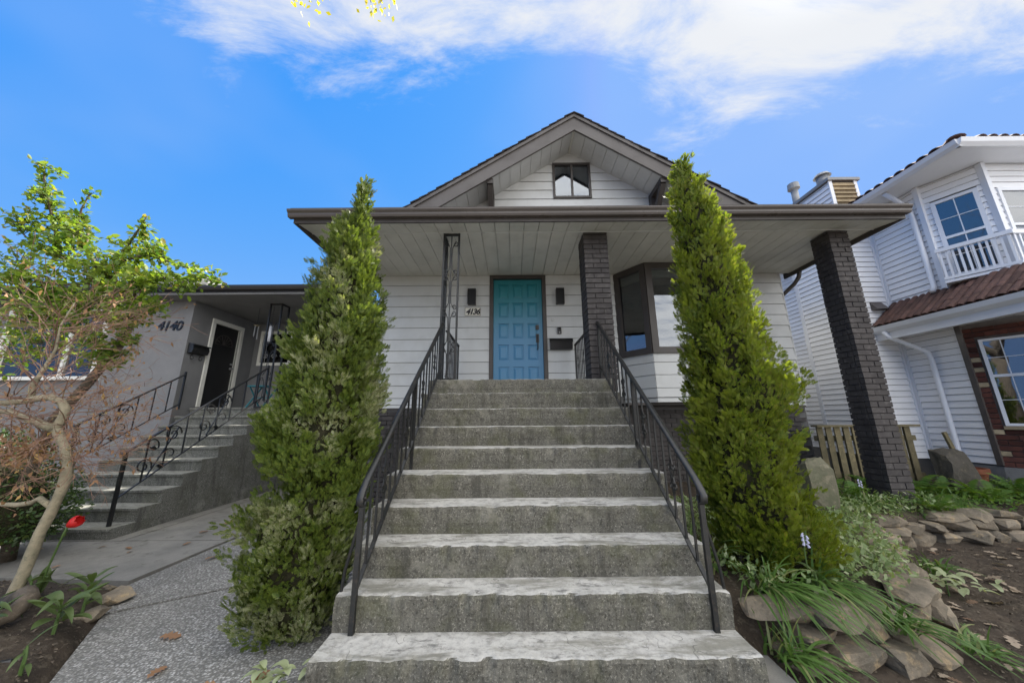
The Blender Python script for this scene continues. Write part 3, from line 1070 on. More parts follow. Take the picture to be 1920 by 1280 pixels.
YR = 5.25        # front of the rakes
APO = 7.14       # outer apex
for s in (-1, 1):
    f_ = lambda d, z: (CX + s * d, z)
    W_ = 4.2
    # main rake board and the thin drip board over it
    mb = MB().prism([f_(0, APO - 0.10), f_(W_, APO - 0.10 - SL * W_), f_(W_, APO - 0.385 - SL * W_), f_(0, APO - 0.385)], 'y', YR, YR + 0.04)
    part('rake_board', mb, 'fascia', house)
    mb = MB().prism([f_(0, APO - 0.035), f_(W_, APO - 0.035 - SL * W_), f_(W_, APO - 0.105 - SL * W_), f_(0, APO - 0.105)], 'y', YR - 0.028, YR + 0.02)
    part('drip_board', mb, 'fascia', house)
    rf = part('roof', MB().prism([f_(0, APO - 0.03), f_(W_ + .08, APO - .03 - SL * (W_ + .08)), f_(W_ + .08, APO - .075 - SL * (W_ + .08)), f_(0, APO - .075)], 'y', YR + 0.02, 14.2), 'shingle', house)
    # ragged shingle courses whose butts show over the rake
    nsh = 30
    for k in range(nsh):
        d0 = k * 0.15
        d1 = d0 + 0.19
        if d0 > W_:
            break
        yj = YR - 0.045 + jit(0.012)
        mb = MB()
        zt = APO - SL * d0
        zb_ = APO - SL * d1 + 0.022
        for (ya, yb) in ((yj, 8.0),):
            mb.hexa([f_(d0, zt - .034) [:1] + (ya, zt - .034), f_(d1, 0)[:1] + (ya, zb_ - .034), f_(d1, 0)[:1] + (yb, zb_ - .034), f_(d0, 0)[:1] + (yb, zt - .034),
                     f_(d0, 0)[:1] + (ya, zt - .016), f_(d1, 0)[:1] + (ya, zb_ - .012), f_(d1, 0)[:1] + (yb, zb_ - .012), f_(d0, 0)[:1] + (yb, zt - .016)])
        part('shingle_course', mb, 'shingle', rf)
    # soffit boards between rake and wall, running up and down the slope overhang
    rs = part('rake_soffit', MB().prism([f_(0.0, APO - .30), f_(W_, APO - .30 - SL * W_), f_(W_, APO - .31 - SL * W_), f_(0.0, APO - .31)], 'y', YR + .04, YW + .079), 'soffit', house)
    d = 0.02
    while d < W_ - .25:
        e = d + 0.197
        mb = MB()
        za, zb2 = APO - .318 - SL * d, APO - .318 - SL * e
        mb.hexa([(CX + s * d, YR + .04, za - .018), (CX + s * e, YR + .04, zb2 - .018), (CX + s * e, YW + .079, zb2 - .018), (CX + s * d, YW + .079, za - .018),
                 (CX + s * d, YR + .04, za), (CX + s * e, YR + .04, zb2), (CX + s * e, YW + .079, zb2), (CX + s * d, YW + .079, za)])
        part('soffit_board', mb, 'siding', rs)
        d += 0.204
    # knee brace
    bx = CX + s * 1.615
    zc = APO - 0.335 - SL * 1.615 - 0.05
    mb = MB()
    mb.box(bx - .055, bx + .055, YW - .06, YW + .06, 4.6, zc + .02)
    mb.box(bx - .055, bx + .055, YR + .045, YW - .06, zc - .08, zc + .02)
    mb.bar((bx, YR + .1, zc - .07), (bx, YW - .05, zc - .50), .09, .09)
    part('knee_brace', mb, 'trim', house)
part('ridge_bead', MB().box(CX - .02, CX + .02, YR + .041, YW + .078, APO - .37, APO - .345), 'soffit', house)

# ---- door
DX0, DX1, DZ0, DZ1 = -0.339, 0.565, 1.875, 3.92
part('door_frame', MB().box(DX0 - .072, DX0 - .004, YW - .035, YW + .1, 1.853, 3.992).box(DX1 + .004, DX1 + .072, YW - .035, YW + .1, 1.853, 3.992)
     .box(DX0 - .004, DX1 + .004, YW - .035, YW + .1, DZ1 + .006, 3.992), 'trim', house)
part('threshold', MB().box(DX0 - .004, DX1 + .004, YW - .02, YW + .12, 1.853, 1.872), 'metal', house)
door = part('door', MB().box(DX0, DX1, YW + .05, YW + .09, DZ0, DZ1), 'door', house)
cols = [(-0.252, -0.055), (0.015, 0.212), (0.280, 0.477)]
zr = [(1.98, 2.26), (2.375, 2.665), (2.775, 3.065), (3.17, 3.465), (3.55, 3.83)]
bars = MB()
xs_ = [DX0] + [v for c in cols for v in c] + [DX1]
for k in range(0, len(xs_), 2):
    bars.box(xs_[k], xs_[k + 1], YW + .032, YW + .05, DZ0, DZ1)
zl = [DZ0] + [v for c in zr for v in c] + [DZ1]
for k in range(0, len(zl), 2):
    for (a, b) in cols:
        bars.box(a, b, YW + .032, YW + .05, zl[k], zl[k + 1])
part('door_rails', bars, 'door', door)
for (a, b) in cols:
    for (c, d) in zr:
        mb = MB()
        e, g = 0.012, 0.048
        ys = (YW + .050, YW + .050, YW + .036)
        rings = []
        for (ins, yy) in ((0.004, YW + .0505), (0.014, YW + .0495), (g, YW + .0375), (g + .004, YW + .0375)):
            rings.append([(a + ins, yy, c + ins), (b - ins, yy, c + ins), (b - ins, yy, d - ins), (a + ins, yy, d - ins)])
        vs = [p for r in rings for p in r]
        fs = []
        for r in range(len(rings) - 1):
            for j in range(4):
                fs.append((r * 4 + j, r * 4 + (j + 1) % 4, r * 4 + 4 + (j + 1) % 4, r * 4 + 4 + j))
        fs.append((12, 13, 14, 15))
        fs.append((3, 2, 1, 0))
        mb.add(vs, fs)
        part('door_panel', mb, 'door', door)
hd = MB()
hd.box(0.435, 0.495, YW + .02, YW + .034, 2.94, 3.03).box(0.437, 0.493, YW + .02, YW + .034, 2.70, 2.86)
hd.tube([(0.465, YW + .02, 2.82), (0.465, YW - .03, 2.82), (0.465, YW - .045, 2.76), (0.465, YW - .045, 2.62), (0.465, YW - .02, 2.58), (0.465, YW + .03, 2.575)], .011, 8)
hd.tube([(0.465, YW + .022, 2.985), (0.465, YW + .008, 2.985)], .02, 10)
part('door_handle', hd, 'black', door)

# ---- ornamental iron corner column
CXa, CXb = -0.965, -0.752
colm = MB()
for (xx, yy) in ((CXa, YP + .01), (CXb, YP + .01), (CXa, YP + .22)):
    colm.bar((xx, yy, 1.85), (xx, yy, 3.985), .026, .026)
colm.bar(((CXa + CXb) / 2, YP + .01, 1.85), ((CXa + CXb) / 2, YP + .01, 3.985), .012, .012)
colm.bar((CXa, YP + .115, 1.85), (CXa, YP + .115, 3.985), .012, .012)
for zz2 in (1.87, 3.965):
    colm.bar((CXa, YP + .01, zz2), (CXb, YP + .01, zz2), .03, .03)
    colm.bar((CXa, YP + .01, zz2), (CXa, YP + .22, zz2), .03, .03)
icol = part('iron_column', colm, 'iron', house)


def scroll_pts(c, e1, e2, r, turns, start, sgn, n=22):
    """flat spiral in the plane e1/e2 from radius r inwards"""
    c, e1, e2 = Vector(c), Vector(e1), Vector(e2)
    o = []
    for k in range(n + 1):
        t = k / n
        a = start + sgn * turns * 2 * math.pi * t
        rr = r * (1 - 0.82 * t)
        o.append(c + e1 * (rr * math.cos(a)) + e2 * (rr * math.sin(a)))
    return o


def c_scroll(mb, mid, e1, e2, h, w, sgn, rad=.0045):
    """an S-like C scroll: a leaning stem whose two ends curl, height h, width w"""
    mid, e1, e2 = Vector(mid), Vector(e1), Vector(e2)
    top = mid + e2 * (h / 2)
    bot = mid - e2 * (h / 2)
    r1 = w * 0.42
    cen = top + e1 * (sgn * (w - r1)) - e2 * r1 * 0.2
    sp = scroll_pts(cen, e1 * sgn, e2, r1, 1.1, math.pi * 0.5, -1)
    cen2 = bot + e1 * (sgn * (w - r1 * .9)) + e2 * r1 * 0.2
    sp2 = scroll_pts(cen2, e1 * sgn, e2, r1 * .9, 1.1, -math.pi * 0.5, 1)
    stem = [sp2[0], bot + e1 * (sgn * w * .18) + e2 * (h * .14), mid + e1 * sgn * .012, top + e1 * (sgn * w * .18) - e2 * (h * .14), sp[0]]
    mb.tube(list(reversed(sp2)) + stem[1:-1] + sp, rad, 4)


for zc in (2.05, 2.55, 3.08, 3.60):
    for (pl_, e1) in ((((CXa + CXb) / 2, YP + .01), (1, 0, 0)), ((CXa, YP + .115), (0, 1, 0))):
        for s in (-1, 1):
            mb = MB()
            c_scroll(mb, (pl_[0], pl_[1], zc), e1, (0, 0, 1), .44, .098, s, .0075)
            part('scroll', mb, 'iron', icol)

# grey downpipe elbow at the right end of the porch
mb = MB().tube([(5.30, 5.62, 3.96), (5.30, 5.66, 3.86), (5.27, 5.75, 3.76), (5.10, 5.90, 3.56), (5.085, 5.93, 3.45), (5.085, 5.93, 0.35)], .035, 8)
part('downpipe', mb, 'trim', house, smooth=True)

#@@PORCHTHINGS
# ================================================================== things on the porch wall


def wall_lamp(x, z, label):
    t = thing('wall_lamp', label, 'wall lamp', (x, YW - .02, z), 'porch wall lamps')
    mb = MB()
    mb.box(x - .075, x + .075, YW - .10, YW - .016, z, z + .30)
    part('shade', mb, 'black', t)
    part('back_plate', MB().box(x - .055, x + .055, YW - .016, YW - .006, z + .04, z + .26), 'black', t)
    part('lens', MB().box(x - .05, x + .05, YW - .09, YW - .03, z - .004, z - .001), 'dimglass', t)


wall_lamp(-0.735, 3.405, 'black box wall lamp over the ivory number plaque, left of the blue door')
wall_lamp(0.895, 3.405, 'black box wall lamp right of the blue door, above the mailbox')

pl_ = thing('number_plaque', 'small ivory number plaque reading 4136 under the left wall lamp', 'house number', (-0.72, YW - .02, 3.21))
part('plate', MB().box(-0.855, -0.585, YW - .032, YW - .016, 3.21, 3.35), 'plaque', pl_)


def digits(txt, h, parent, p0, u, n, mat, step, shear=0.25, depth=0.006, name='digit', bold=0.004):
    """upright lettering: p0 lower left corner, u reading direction, n outward"""
    u, n = Vector(u), Vector(n)
    dg = None
    for i, ch in enumerate(txt):
        cu = bpy.data.curves.new('tmp_text', 'FONT')
        cu.body = ch
        cu.size = h / 0.72
        cu.shear = shear
        cu.extrude = depth / 2
        cu.offset = bold
        cu.resolution_u = 3
        to = bpy.data.objects.new('tmp_text', cu)
        COL.objects.link(to)
        bpy.context.view_layer.update()
        dg = bpy.context.evaluated_depsgraph_get()
        me = bpy.data.meshes.new_from_object(to.evaluated_get(dg))
        bpy.data.objects.remove(to)
        bpy.data.curves.remove(cu)
        me.materials.clear()
        me.name = name
        rot = Matrix((u, Vector((0, 0, 1)), n)).transposed().to_4x4()
        me.transform(rot)
        put(name, me, mat, parent, Vector(p0) + u * (step * i))


part('rim', MB().box(-0.862, -0.578, YW - .030, YW - .0155, 3.203, 3.357), 'oldwood', pl_)
digits('4136', 0.105, pl_, (-0.845, YW - .034, 3.228), (1, 0, 0), (0, -1, 0), 'black', 0.062, 0.3, 0.004, 'digit', 0.006)

mbx = thing('mailbox', 'flat black wall mailbox right of the blue door', 'mailbox', (0.87, YW - .05, 2.55))
part('body', MB().prism([(YW - .016, 2.55), (YW - .10, 2.56), (YW - .12, 2.68), (YW - .10, 2.735), (YW - .016, 2.755)], 'x', 0.68, 1.075), 'black', mbx)
part('lid', MB().prism([(YW - .018, 2.765), (YW - .10, 2.745), (YW - .128, 2.69), (YW - .124, 2.672), (YW - .102, 2.738), (YW - .018, 2.757)], 'x', 0.672, 1.083), 'black', mbx)
db = thing('doorbell', 'small black doorbell camera above the mailbox', 'doorbell', (0.86, YW - .02, 2.85))
part('housing', MB().box(0.825, 0.895, YW - .045, YW - .014, 2.845, 2.97), 'black', db)
part('button', MB().tube([(0.86, YW - .045, 2.87), (0.86, YW - .050, 2.87)], .016, 12), 'metal', db)
part('lens', MB().tube([(0.86, YW - .045, 2.94), (0.86, YW - .049, 2.94)], .014, 12), 'dimglass', db)
vt = thing('vent_cap', 'small round pale cap on the siding above the doorbell', 'vent', (0.755, YW - .01, 3.12))
part('cap', MB().tube([(0.755, YW - .005, 3.12), (0.755, YW - .02, 3.12)], .032, 14), 'siding', vt)
part('rim', MB().tube([(0.755 + .034 * math.cos(a * math.pi / 8), YW - .012, 3.12 + .034 * math.sin(a * math.pi / 8)) for a in range(17)], .004, 5), 'soffit', vt)

#@@RAILS
# ================================================================== railings of the front steps


def wavy(mb, a, b, w):
    mb.bar(a, b, w, w)


def main_rail(x, side, label):
    """side -1 left, +1 right"""
    t = thing('stair_railing', label, 'railing', (x, 2.2, 0.185), 'black iron railings of the front steps')
    yb, zb = 2.20, 0.185
    yt = 4.26
    slope = (2.60 - 0.965) / (yt - yb)
    zt = lambda y: 0.965 + slope * (y - yb)
    zl = lambda y: 0.40 + slope * (y - yb)
    # moulded top rail with a curl at its foot
    prof_w, prof_h = .046, .020
    mb = MB()
    pts = [(x, yt + .03, zt(yt + .03)), (x, yb + .25, zt(yb + .25)), (x, yb + .10, zt(yb + .10)), (x, yb + .03, zt(yb + .03) - .002), (x, yb - .02, zt(yb) - .022),
           (x, yb - .045, zt(yb) - .055), (x, yb - .040, zt(yb) - .09), (x, yb - .012, zt(yb) - .102), (x, yb + .008, zt(yb) - .083), (x, yb + .0, zt(yb) - .06), (x, yb - .012, zt(yb) - .062)]
    k0 = len(mb.v)
    for i, p in enumerate(pts):
        p = Vector(p)
        tn = (Vector(pts[min(i + 1, len(pts) - 1)]) - Vector(pts[max(i - 1, 0)])).normalized()
        nn = Vector((0, -tn.z, tn.y))
        if i == 0 or nn.dot(prev_n) < 0 and i > 0:
            pass
        prev_n = nn
        hw = prof_w / 2
        th = prof_h if i < 4 else prof_h * .55
        for (dx, dn) in ((-hw, 0), (-hw * .9, th * .55), (-hw * .4, th), (hw * .4, th), (hw * .9, th * .55), (hw, 0), (hw * .7, -th * .3), (-hw * .7, -th * .3)):
            q = p + Vector((dx, 0, 0)) - nn * dn
            mb.v.append(tuple(q))
    n = 8
    for i in range(len(pts) - 1):
        for j in range(n):
            a = i * n + j
            b = i * n + (j + 1) % n
            mb.f.append((a, b, b + n, a + n))
    mb.f.append(tuple(range(n)))
    mb.f.append(tuple((len(pts) - 1) * n + j for j in range(n)))
    part('top_rail', mb, 'iron', t, smooth=True)
    part('bottom_rail', MB().bar((x, yb + .01, zl(yb + .01)), (x, yt, zl(yt)), .026, .012), 'iron', t)
    # posts
    for (yy, z0) in ((yb, 0.185), (3.19, 0.925), (yt, 1.85)):
        part('post', MB().bar((x, yy, z0), (x, yy, zt(yy) - .01), .028, .028), 'iron', t)
    # outward brace at the foot
    ox = x + side * .135
    part('brace', MB().tube([(ox, 2.28, .185), (ox - side * .035, 2.265, .48), (x + side * .03, 2.24, .74), (x + side * .012, 2.225, .90)], .010, 6), 'iron', t)
    # balusters
    y = yb + .12
    k = 0
    while y < yt - .05:
        if abs(y - 3.19) > .05:
            tw = k % 4 == 2
            b = part('baluster', MB().bar((x, y, zl(y)), (x, y, zt(y) - .006), .013, .013), 'iron', t)
            if tw:
                mid = (zl(y) + zt(y)) / 2
                cl = MB()
                for s in (-1, 1):
                    for v in (-1, 1):
                        cl.tube(scroll_pts((x, y + s * .032, mid + v * .07), (0, s, 0), (0, 0, v), .030, 1.1, math.pi, 1, 14), .0045, 4)
                    cl.tube([(x, y + s * .004, mid - .13), (x, y + s * .03, mid - .05), (x, y + s * .012, mid), (x, y + s * .03, mid + .05), (x, y + s * .004, mid + .13)], .005, 4)
                cl.box(x - .012, x + .012, y - .012, y + .012, mid - .012, mid + .012)
                part('scroll', cl, 'iron', b)
        y += .113
        k += 1


main_rail(-0.93, -1, 'black iron stair railing up the left side of the concrete steps')
main_rail(1.155, 1, 'black iron stair railing up the right side of the concrete steps')


def porch_rail(x, y0, y1, label):
    t = thing('porch_railing', label, 'railing', (x, y0, 1.85), 'short porch railings between post and wall')
    part('top_rail', MB().bar((x, y0, 2.60), (x, y1, 2.60), .04, .018), 'iron', t)
    part('bottom_rail', MB().bar((x, y0, 1.95), (x, y1, 1.95), .024, .012), 'iron', t)
    part('post', MB().bar((x, y1 - .01, 1.85), (x, y1 - .01, 2.595), .026, .026), 'iron', t)
    y = y0 + .1
    k = 0
    while y < y1 - .04:
        b = part('baluster', MB().bar((x, y, 1.95), (x, y, 2.592), .013, .013), 'iron', t)
        if k % 4 == 2:
            cl = MB()
            for s in (-1, 1):
                cl.tube([(x, y + s * .004, 2.12), (x, y + s * .035, 2.22), (x, y + s * .012, 2.28), (x, y + s * .035, 2.34), (x, y + s * .004, 2.44)], .006, 4)
            part('scroll', cl, 'iron', b)
        y += .11
        k += 1


porch_rail(-0.935, YP + .27, 5.62, 'short black porch railing left of the blue door')
porch_rail(1.10, YP + .37, 5.62, 'short black porch railing right of the blue door, behind the brick pillar')

#@@LEFTHOUSE
# ================================================================== the grey stucco house on the left
LW, LB, LD = 6.4, 8.1, -6.5          # front wall, back wall of the recess, door wall
st = thing('stucco_house', 'low grey stucco house with recessed entry and black flat eave', 'house', (-8, 9, 0))
mb = MB()
wx0, wx1, wz0, wz1 = -10.2, -8.15, 2.22, 3.50
mb.box(-13.5, wx0, LW, LW + .2, 0, 3.76).box(wx1, LD - .2, LW, LW + .2, 0, 3.76).box(wx0, wx1, LW, LW + .2, 0, wz0).box(wx0, wx1, LW, LW + .2, wz1, 3.76)
# door wall with its opening
dy0, dy1, dz0, dz1 = 6.93, 7.62, 1.64, 3.44
mb.box(LD - .2, LD, LW, dy0, 0, 3.76).box(LD - .2, LD, dy1, LB, 0, 3.76).box(LD - .2, LD, dy0, dy1, dz1, 3.76).box(LD - .2, LD, dy0, dy1, 0, dz0)
# back wall with its window
bx0, bx1, bz0, bz1 = -6.36, -5.52, 2.68, 3.56
mb.box(LD - .2, bx0, LB, LB + .2, 0, 3.76).box(bx1, -3.9, LB, LB + .2, 0, 3.76).box(bx0, bx1, LB, LB + .2, 0, bz0).box(bx0, bx1, LB, LB + .2, bz1, 3.76)
mb.box(-4.1, -3.9, LB + .2, 15, 0, 3.76)
part('stucco_wall', mb, 'stucco', st)
part('inner_room', MB().box(-13.4, -7.6, LW + 2.5, LW + 2.6, 1.4, 3.75).box(-6.72, -4.2, LB + 1.4, LB + 1.5, 1.4, 3.75).box(-8.0, -7.95, LW + .3, LB, 1.4, 3.75), 'darkroom', st)
part('soffit', MB().box(-13.8, -3.7, 6.09, 8.15, 3.765, 3.80), 'stucco', st)
part('fascia', MB().box(-13.8, -3.7, 6.02, 6.088, 3.80, 3.905), 'stuccofascia', st)
part('drip_edge', MB().box(-13.8, -3.7, 6.035, 6.088, 3.755, 3.797), 'stucco', st)
part('gutter', MB().prism([(6.018, 3.90), (6.018, 3.83), (5.96, 3.83), (5.94, 3.87), (5.935, 3.915), (5.95, 3.915)], 'x', -13.8, -3.7), 'stuccofascia', st)
part('fascia', MB().box(-3.7, -3.66, 6.02, 15, 3.76, 3.905), 'stuccofascia', st)
part('flat_roof', MB().box(-13.8, -3.66, 6.05, 15.2, 3.906, 3.935), 'shingle', st)
# front picture window
wf = MB()
e = .09
wf.box(wx0 - .02, wx0 + e, LW - .025, LW + .08, wz0, wz1 + .08).box(wx1 - e, wx1 + .02, LW - .025, LW + .08, wz0, wz1 + .08).box(wx0 + e, wx1 - e, LW - .025, LW + .08, wz1 - .02, wz1 + .08)
wf.box(wx1 - .75, wx1 - .69, LW - .01, LW + .08, wz0, wz1 - .02)
w1 = part('window', wf, 'whitetrim', st)
part('sill', MB().box(wx0 - .1, wx1 + .1, LW - .09, LW + .08, wz0 - .07, wz0 - .002), 'whitetrim', w1)
part('pane', MB().box(wx0 + e, wx1 - .75, LW + .03, LW + .036, wz0, wz1 - .02), 'softglass', w1)
part('pane', MB().box(wx1 - .69, wx1 - e, LW + .03, LW + .036, wz0, wz1 - .02), 'softglass', w1)
part('curtain', MB().box(wx0 + e, wx1 - e, LW + .10, LW + .13, wz0, wz0 + .42), 'redpaint', w1)
# door with white frame
df = MB()
df.box(LD - .02, LD + .03, dy0 - .075, dy0, dz0, dz1 + .09).box(LD - .02, LD + .03, dy1, dy1 + .075, dz0, dz1 + .09).box(LD - .02, LD + .03, dy0, dy1, dz1, dz1 + .09)
df.box(LD - .2, LD - .021, dy0, dy0 + .02, dz0, dz1).box(LD - .2, LD - .021, dy1 - .02, dy1, dz0, dz1)
part('door_frame', df, 'whitetrim', st)
dd = part('screen_door', MB().box(LD - .06, LD - .03, dy0 + .02, dy1 - .02, dz0 + .01, dz1 - .01), 'black', st)
mb = MB()
for k in range(9):
    an = math.pi * k / 8
    mb.tube([(LD - .028, 7.27, 3.02), (LD - .028, 7.27 + .22 * math.cos(an), 3.02 + .22 * math.sin(an))], .006, 4)
mb.tube([(LD - .028, 7.27 + .22 * math.cos(math.pi * k / 12), 3.02 + .22 * math.sin(math.pi * k / 12)) for k in range(13)], .008, 4)
part('fan_grille', mb, 'trim', dd)
part('door_knob', MB().tube([(LD - .03, dy1 - .08, 2.52), (LD + .03, dy1 - .08, 2.52)], .025, 8).tube([(LD - .03, dy1 - .08, 2.62), (LD + .012, dy1 - .08, 2.62)], .02, 8), 'metal', dd)
# recess window
wf = MB()
wf.box(bx0, bx0 + .07, LB - .02, LB + .08, bz0, bz1).box(bx1 - .07, bx1, LB - .02, LB + .08, bz0, bz1).box(bx0 + .07, bx1 - .07, LB - .02, LB + .08, bz1 - .07, bz1).box(bx0 + .07, bx1 - .07, LB - .02, LB + .08, bz0, bz0 + .07)
w2 = part('window', wf, 'whitetrim', st)
part('pane', MB().box(bx0 + .07, bx1 - .07, LB + .03, LB + .036, bz0 + .07, bz1 - .07), 'dimglass', w2)
mb = MB()
for k in range(3):
    for s in (-1, 1):
        mb.tube(scroll_pts((bx0 + .2 + k * .22, LB - .03, bz0 + .22), (s, 0, 0), (0, 0, 1), .075, 1.2, math.pi, -1, 16), .008, 4)
    mb.bar((bx0 + .2 + k * .22, LB - .03, bz0 + .04), (bx0 + .2 + k * .22, LB - .03, bz1 - .04), .012, .012)
part('window_grille', mb, 'metal', w2)
# iron column of the recess
ic = MB()
for (xx, yy) in ((-5.10, 6.62), (-4.86, 6.62), (-4.86, 6.84)):
    ic.bar((xx, yy, 1.6), (xx, yy, 3.765), .025, .025)
for z_ in (3.75, 1.62):
    ic.bar((-5.10, 6.62, z_), (-4.86, 6.62, z_), .025, .025)
    ic.bar((-4.86, 6.62, z_), (-4.86, 6.84, z_), .025, .025)
ico = part('iron_column', ic, 'iron', st)
for zc in (1.95, 2.5, 3.1):
    for s in (-1, 1):
        mb = MB()
        c_scroll(mb, (-4.98, 6.62, zc), (1, 0, 0), (0, 0, 1), .45, .1, s, .006)
        part('scroll', mb, 'iron', ico)

hn = thing('house_number', 'large slanted black numerals 4140 on grey stucco wall', 'house number', (-7.0, LW - .01, 3.13))
digits('4140', 0.20, hn, (-7.16, LW - .012, 3.14), (1, 0, 0), (0, -1, 0), 'black', 0.125, 0.18, 0.012, 'digit', 0.004)
lm = thing('mailbox', 'black scrolled iron mailbox beside the stucco house door', 'mailbox', (LD + .06, 6.60, 2.6))
part('body', MB().prism([(LD + .004, 2.68), (LD + .10, 2.70), (LD + .12, 2.78), (LD + .10, 2.86), (LD + .004, 2.88)], 'y', 6.44, 6.80), 'iron', lm)
part('lid', MB().prism([(LD + .004, 2.90), (LD + .13, 2.865), (LD + .14, 2.84), (LD + .13, 2.85), (LD + .004, 2.885)], 'y', 6.43, 6.81), 'iron', lm)
for yy in (6.53, 6.72):
    part('newspaper_hook', MB().tube(scroll_pts((LD + .05, yy, 2.61), (1, 0, 0), (0, 0, 1), .06, .9, math.pi * .5, 1, 14), .008, 5), 'iron', lm)

# its concrete steps
ls = thing('concrete_steps', 'grey concrete steps of the stucco house, bare right flank', 'steps', (-5.6, 4.3, 0))
LN = [4.32 + .259 * k for k in range(10)]
for i in range(10):
    z1 = .125 + .1655 * i
    y1 = LN[i + 1] + .02 if i < 9 else 8.1
    mb = MB()
    n_ = 40
    z0 = z1 - .1655 if i else -.05
    prof = [(LN[i] + .012, z0 - .01), (LN[i] + .006, z1 - .045), (LN[i] - .012, z1 - .034), (LN[i] - .012, z1 - .006), (LN[i], z1), (y1, z1), (y1, z0 - .01)]
    for a in range(n_ + 1):
        x = LD + .1 + (-4.8 - LD - .1) * a / n_
        for k, (yy, z_) in enumerate(prof):
            nn = mnoise.noise(Vector((x * 6, yy * 6, z_ * 6 + i))) * .004
            mb.v.append((x, yy + (nn if k < 4 else 0), z_ + (nn * .6 if 2 <= k <= 4 else 0)))
    for a in range(n_):
        for k in range(7):
            b, c = a * 7 + k, a * 7 + (k + 1) % 7
            mb.f.append((b, c, c + 7, b + 7))
    mb.f.append(tuple(range(7)))
    mb.f.append(tuple(n_ * 7 + k for k in reversed(range(7))))
    part('step', mb, 'step2', ls)
pl2 = [(LN[0] + .02, -.1)]
for i in range(10):
    pl2 += [(LN[i] + .02, .125 + .1655 * i - .02), ((LN[i + 1] + .02) if i < 9 else 8.09, .125 + .1655 * i - .02)]
pl2 += [(8.09, -.1)]
part('side_wall', MB().prism(pl2, 'x', LD + .12, -4.806), 'step2', ls)


def scroll_rail(x, y0, y1, zbot, zpost, h, label, foot=True):
    """neighbour's railing with leaf scrolls: rises along +Y with the flight"""
    t = thing('stair_railing', label, 'railing', (x, y0, zbot), 'scrolled iron railings of the stucco house')
    sl = .1655 / .259
    zt = lambda y: zpost + sl * (y - y0)
    zl = lambda y: zt(y) - h
    part('top_rail', MB().bar((x, y0 - .05, zt(y0 - .05)), (x, y1, zt(y1)), .036, .018), 'iron', t)
    part('bottom_rail', MB().bar((x, y0, zl(y0)), (x, y1, zl(y1)), .02, .012), 'iron', t)
    part('post', MB().bar((x, y0, zbot), (x, y0, zt(y0)), .032, .032), 'iron', t)
    part('post', MB().bar((x, y1, zl(y1) - .1), (x, y1, zt(y1) + .05), .026, .026), 'iron', t)
    n = int((y1 - y0) / .26)
    for k in range(1, n + 1):
        y = y0 + k * (y1 - y0) / (n + 1)
        part('baluster', MB().bar((x, y, zl(y)), (x, y, zt(y)), .014, .014), 'iron', t)
    k = 0
    y = y0 + .20
    while y < y1 - .45:
        # one motif: leaf stem with scrolls
        mb = MB()
        w_ = .42
        za = zl(y + .1)
        mb.tube([(x, y + .10, za + .02), (x, y + .22, za + .26), (x, y + w_, zt(y + w_) - .10)], .009, 4)
        mb.tube(scroll_pts((x, y + .35, zt(y + .35) - .15), (0, 1, 0), (0, 0, 1), .125, 1.5, 0, 1, 26), .009, 4)
        mb.tube(scroll_pts((x, y + .04, zl(y + .04) + .20), (0, 1, 0), (0, 0, 1), .105, 1.4, -.3, 1, 24), .009, 4)
        mb.tube(scroll_pts((x, y + .36, zl(y + .36) + .12), (0, 1, 0), (0, 0, 1), .10, .7, math.pi * .9, -1, 16), .009, 4)
        mb.tube(scroll_pts((x, y + .08, zt(y + .08) - .12), (0, 1, 0), (0, 0, 1), .11, .8, -.4, 1, 16), .009, 4)
        part('scroll', mb, 'iron', t)
        for (cy, cz) in ((y + .12, zt(y + .12) - .19), (y + .25, zl(y + .25) + .045)):
            lf = MB()
            lf.add([(x - .008, cy - .05, cz + .01), (x - .008, cy, cz + .035), (x - .008, cy + .05, cz - .005), (x - .008, cy, cz - .03),
                    (x + .008, cy - .05, cz + .01), (x + .008, cy, cz + .035), (x + .008, cy + .05, cz - .005), (x + .008, cy, cz - .03)],
                   [(0, 1, 2, 3), (7, 6, 5, 4), (0, 4, 5, 1), (1, 5, 6, 2), (2, 6, 7, 3), (3, 7, 4, 0)])
            part('iron_leaf', lf, 'iron', t)
        y += .78


scroll_rail(-4.93, 4.40, 6.60, .125, 0.99, .56, 'black scrolled railing along the open right side of the grey steps')
scroll_rail(LD + .14, 4.95, 6.38, .5, 1.33, .56, 'black scrolled railing against the stucco wall under the numerals')

fd = thing('bird_feeder', 'slim white tube feeder hanging by the stucco house column', 'bird feeder', (-5.16, 6.80, 3.0))
part('tube', MB().tube([(-5.16, 6.80, 2.98), (-5.16, 6.80, 3.32)], .035, 12), 'vinyltrim', fd, smooth=True)
part('cap', MB().tube([(-5.16, 6.80, 3.32), (-5.16, 6.80, 3.37)], [.045, .012], 12), 'metal', fd)
part('tray', MB().tube([(-5.16, 6.80, 2.95), (-5.16, 6.80, 2.978)], .06, 12), 'iron', fd)
part('wire', MB().tube([(-5.16, 6.80, 3.36), (-5.16, 6.80, 3.765)], .004, 4), 'iron', fd)
wc = thing('wind_chime', 'thin hanging wind chime near the white framed recess window', 'wind chime', (-5.55, 6.9, 3.0))
part('cord', MB().tube([(-5.55, 6.9, 3.1), (-5.55, 6.9, 3.765)], .004, 4), 'iron', wc)
part('disc', MB().tube([(-5.55, 6.9, 3.36), (-5.55, 6.9, 3.375)], .06, 10), 'oldwood', wc)
for k in range(4):
    an = k * math.pi / 2
    part('chime', MB().tube([(-5.55 + .04 * math.cos(an), 6.9 + .04 * math.sin(an), 3.06 + .03 * k), (-5.55 + .04 * math.cos(an), 6.9 + .04 * math.sin(an), 3.36)], .008, 6), 'metal', wc)
fc = thing('folding_chair', 'teal folding chair on the landing of the stucco house', 'chair', (-5.35, 7.1, 1.615))
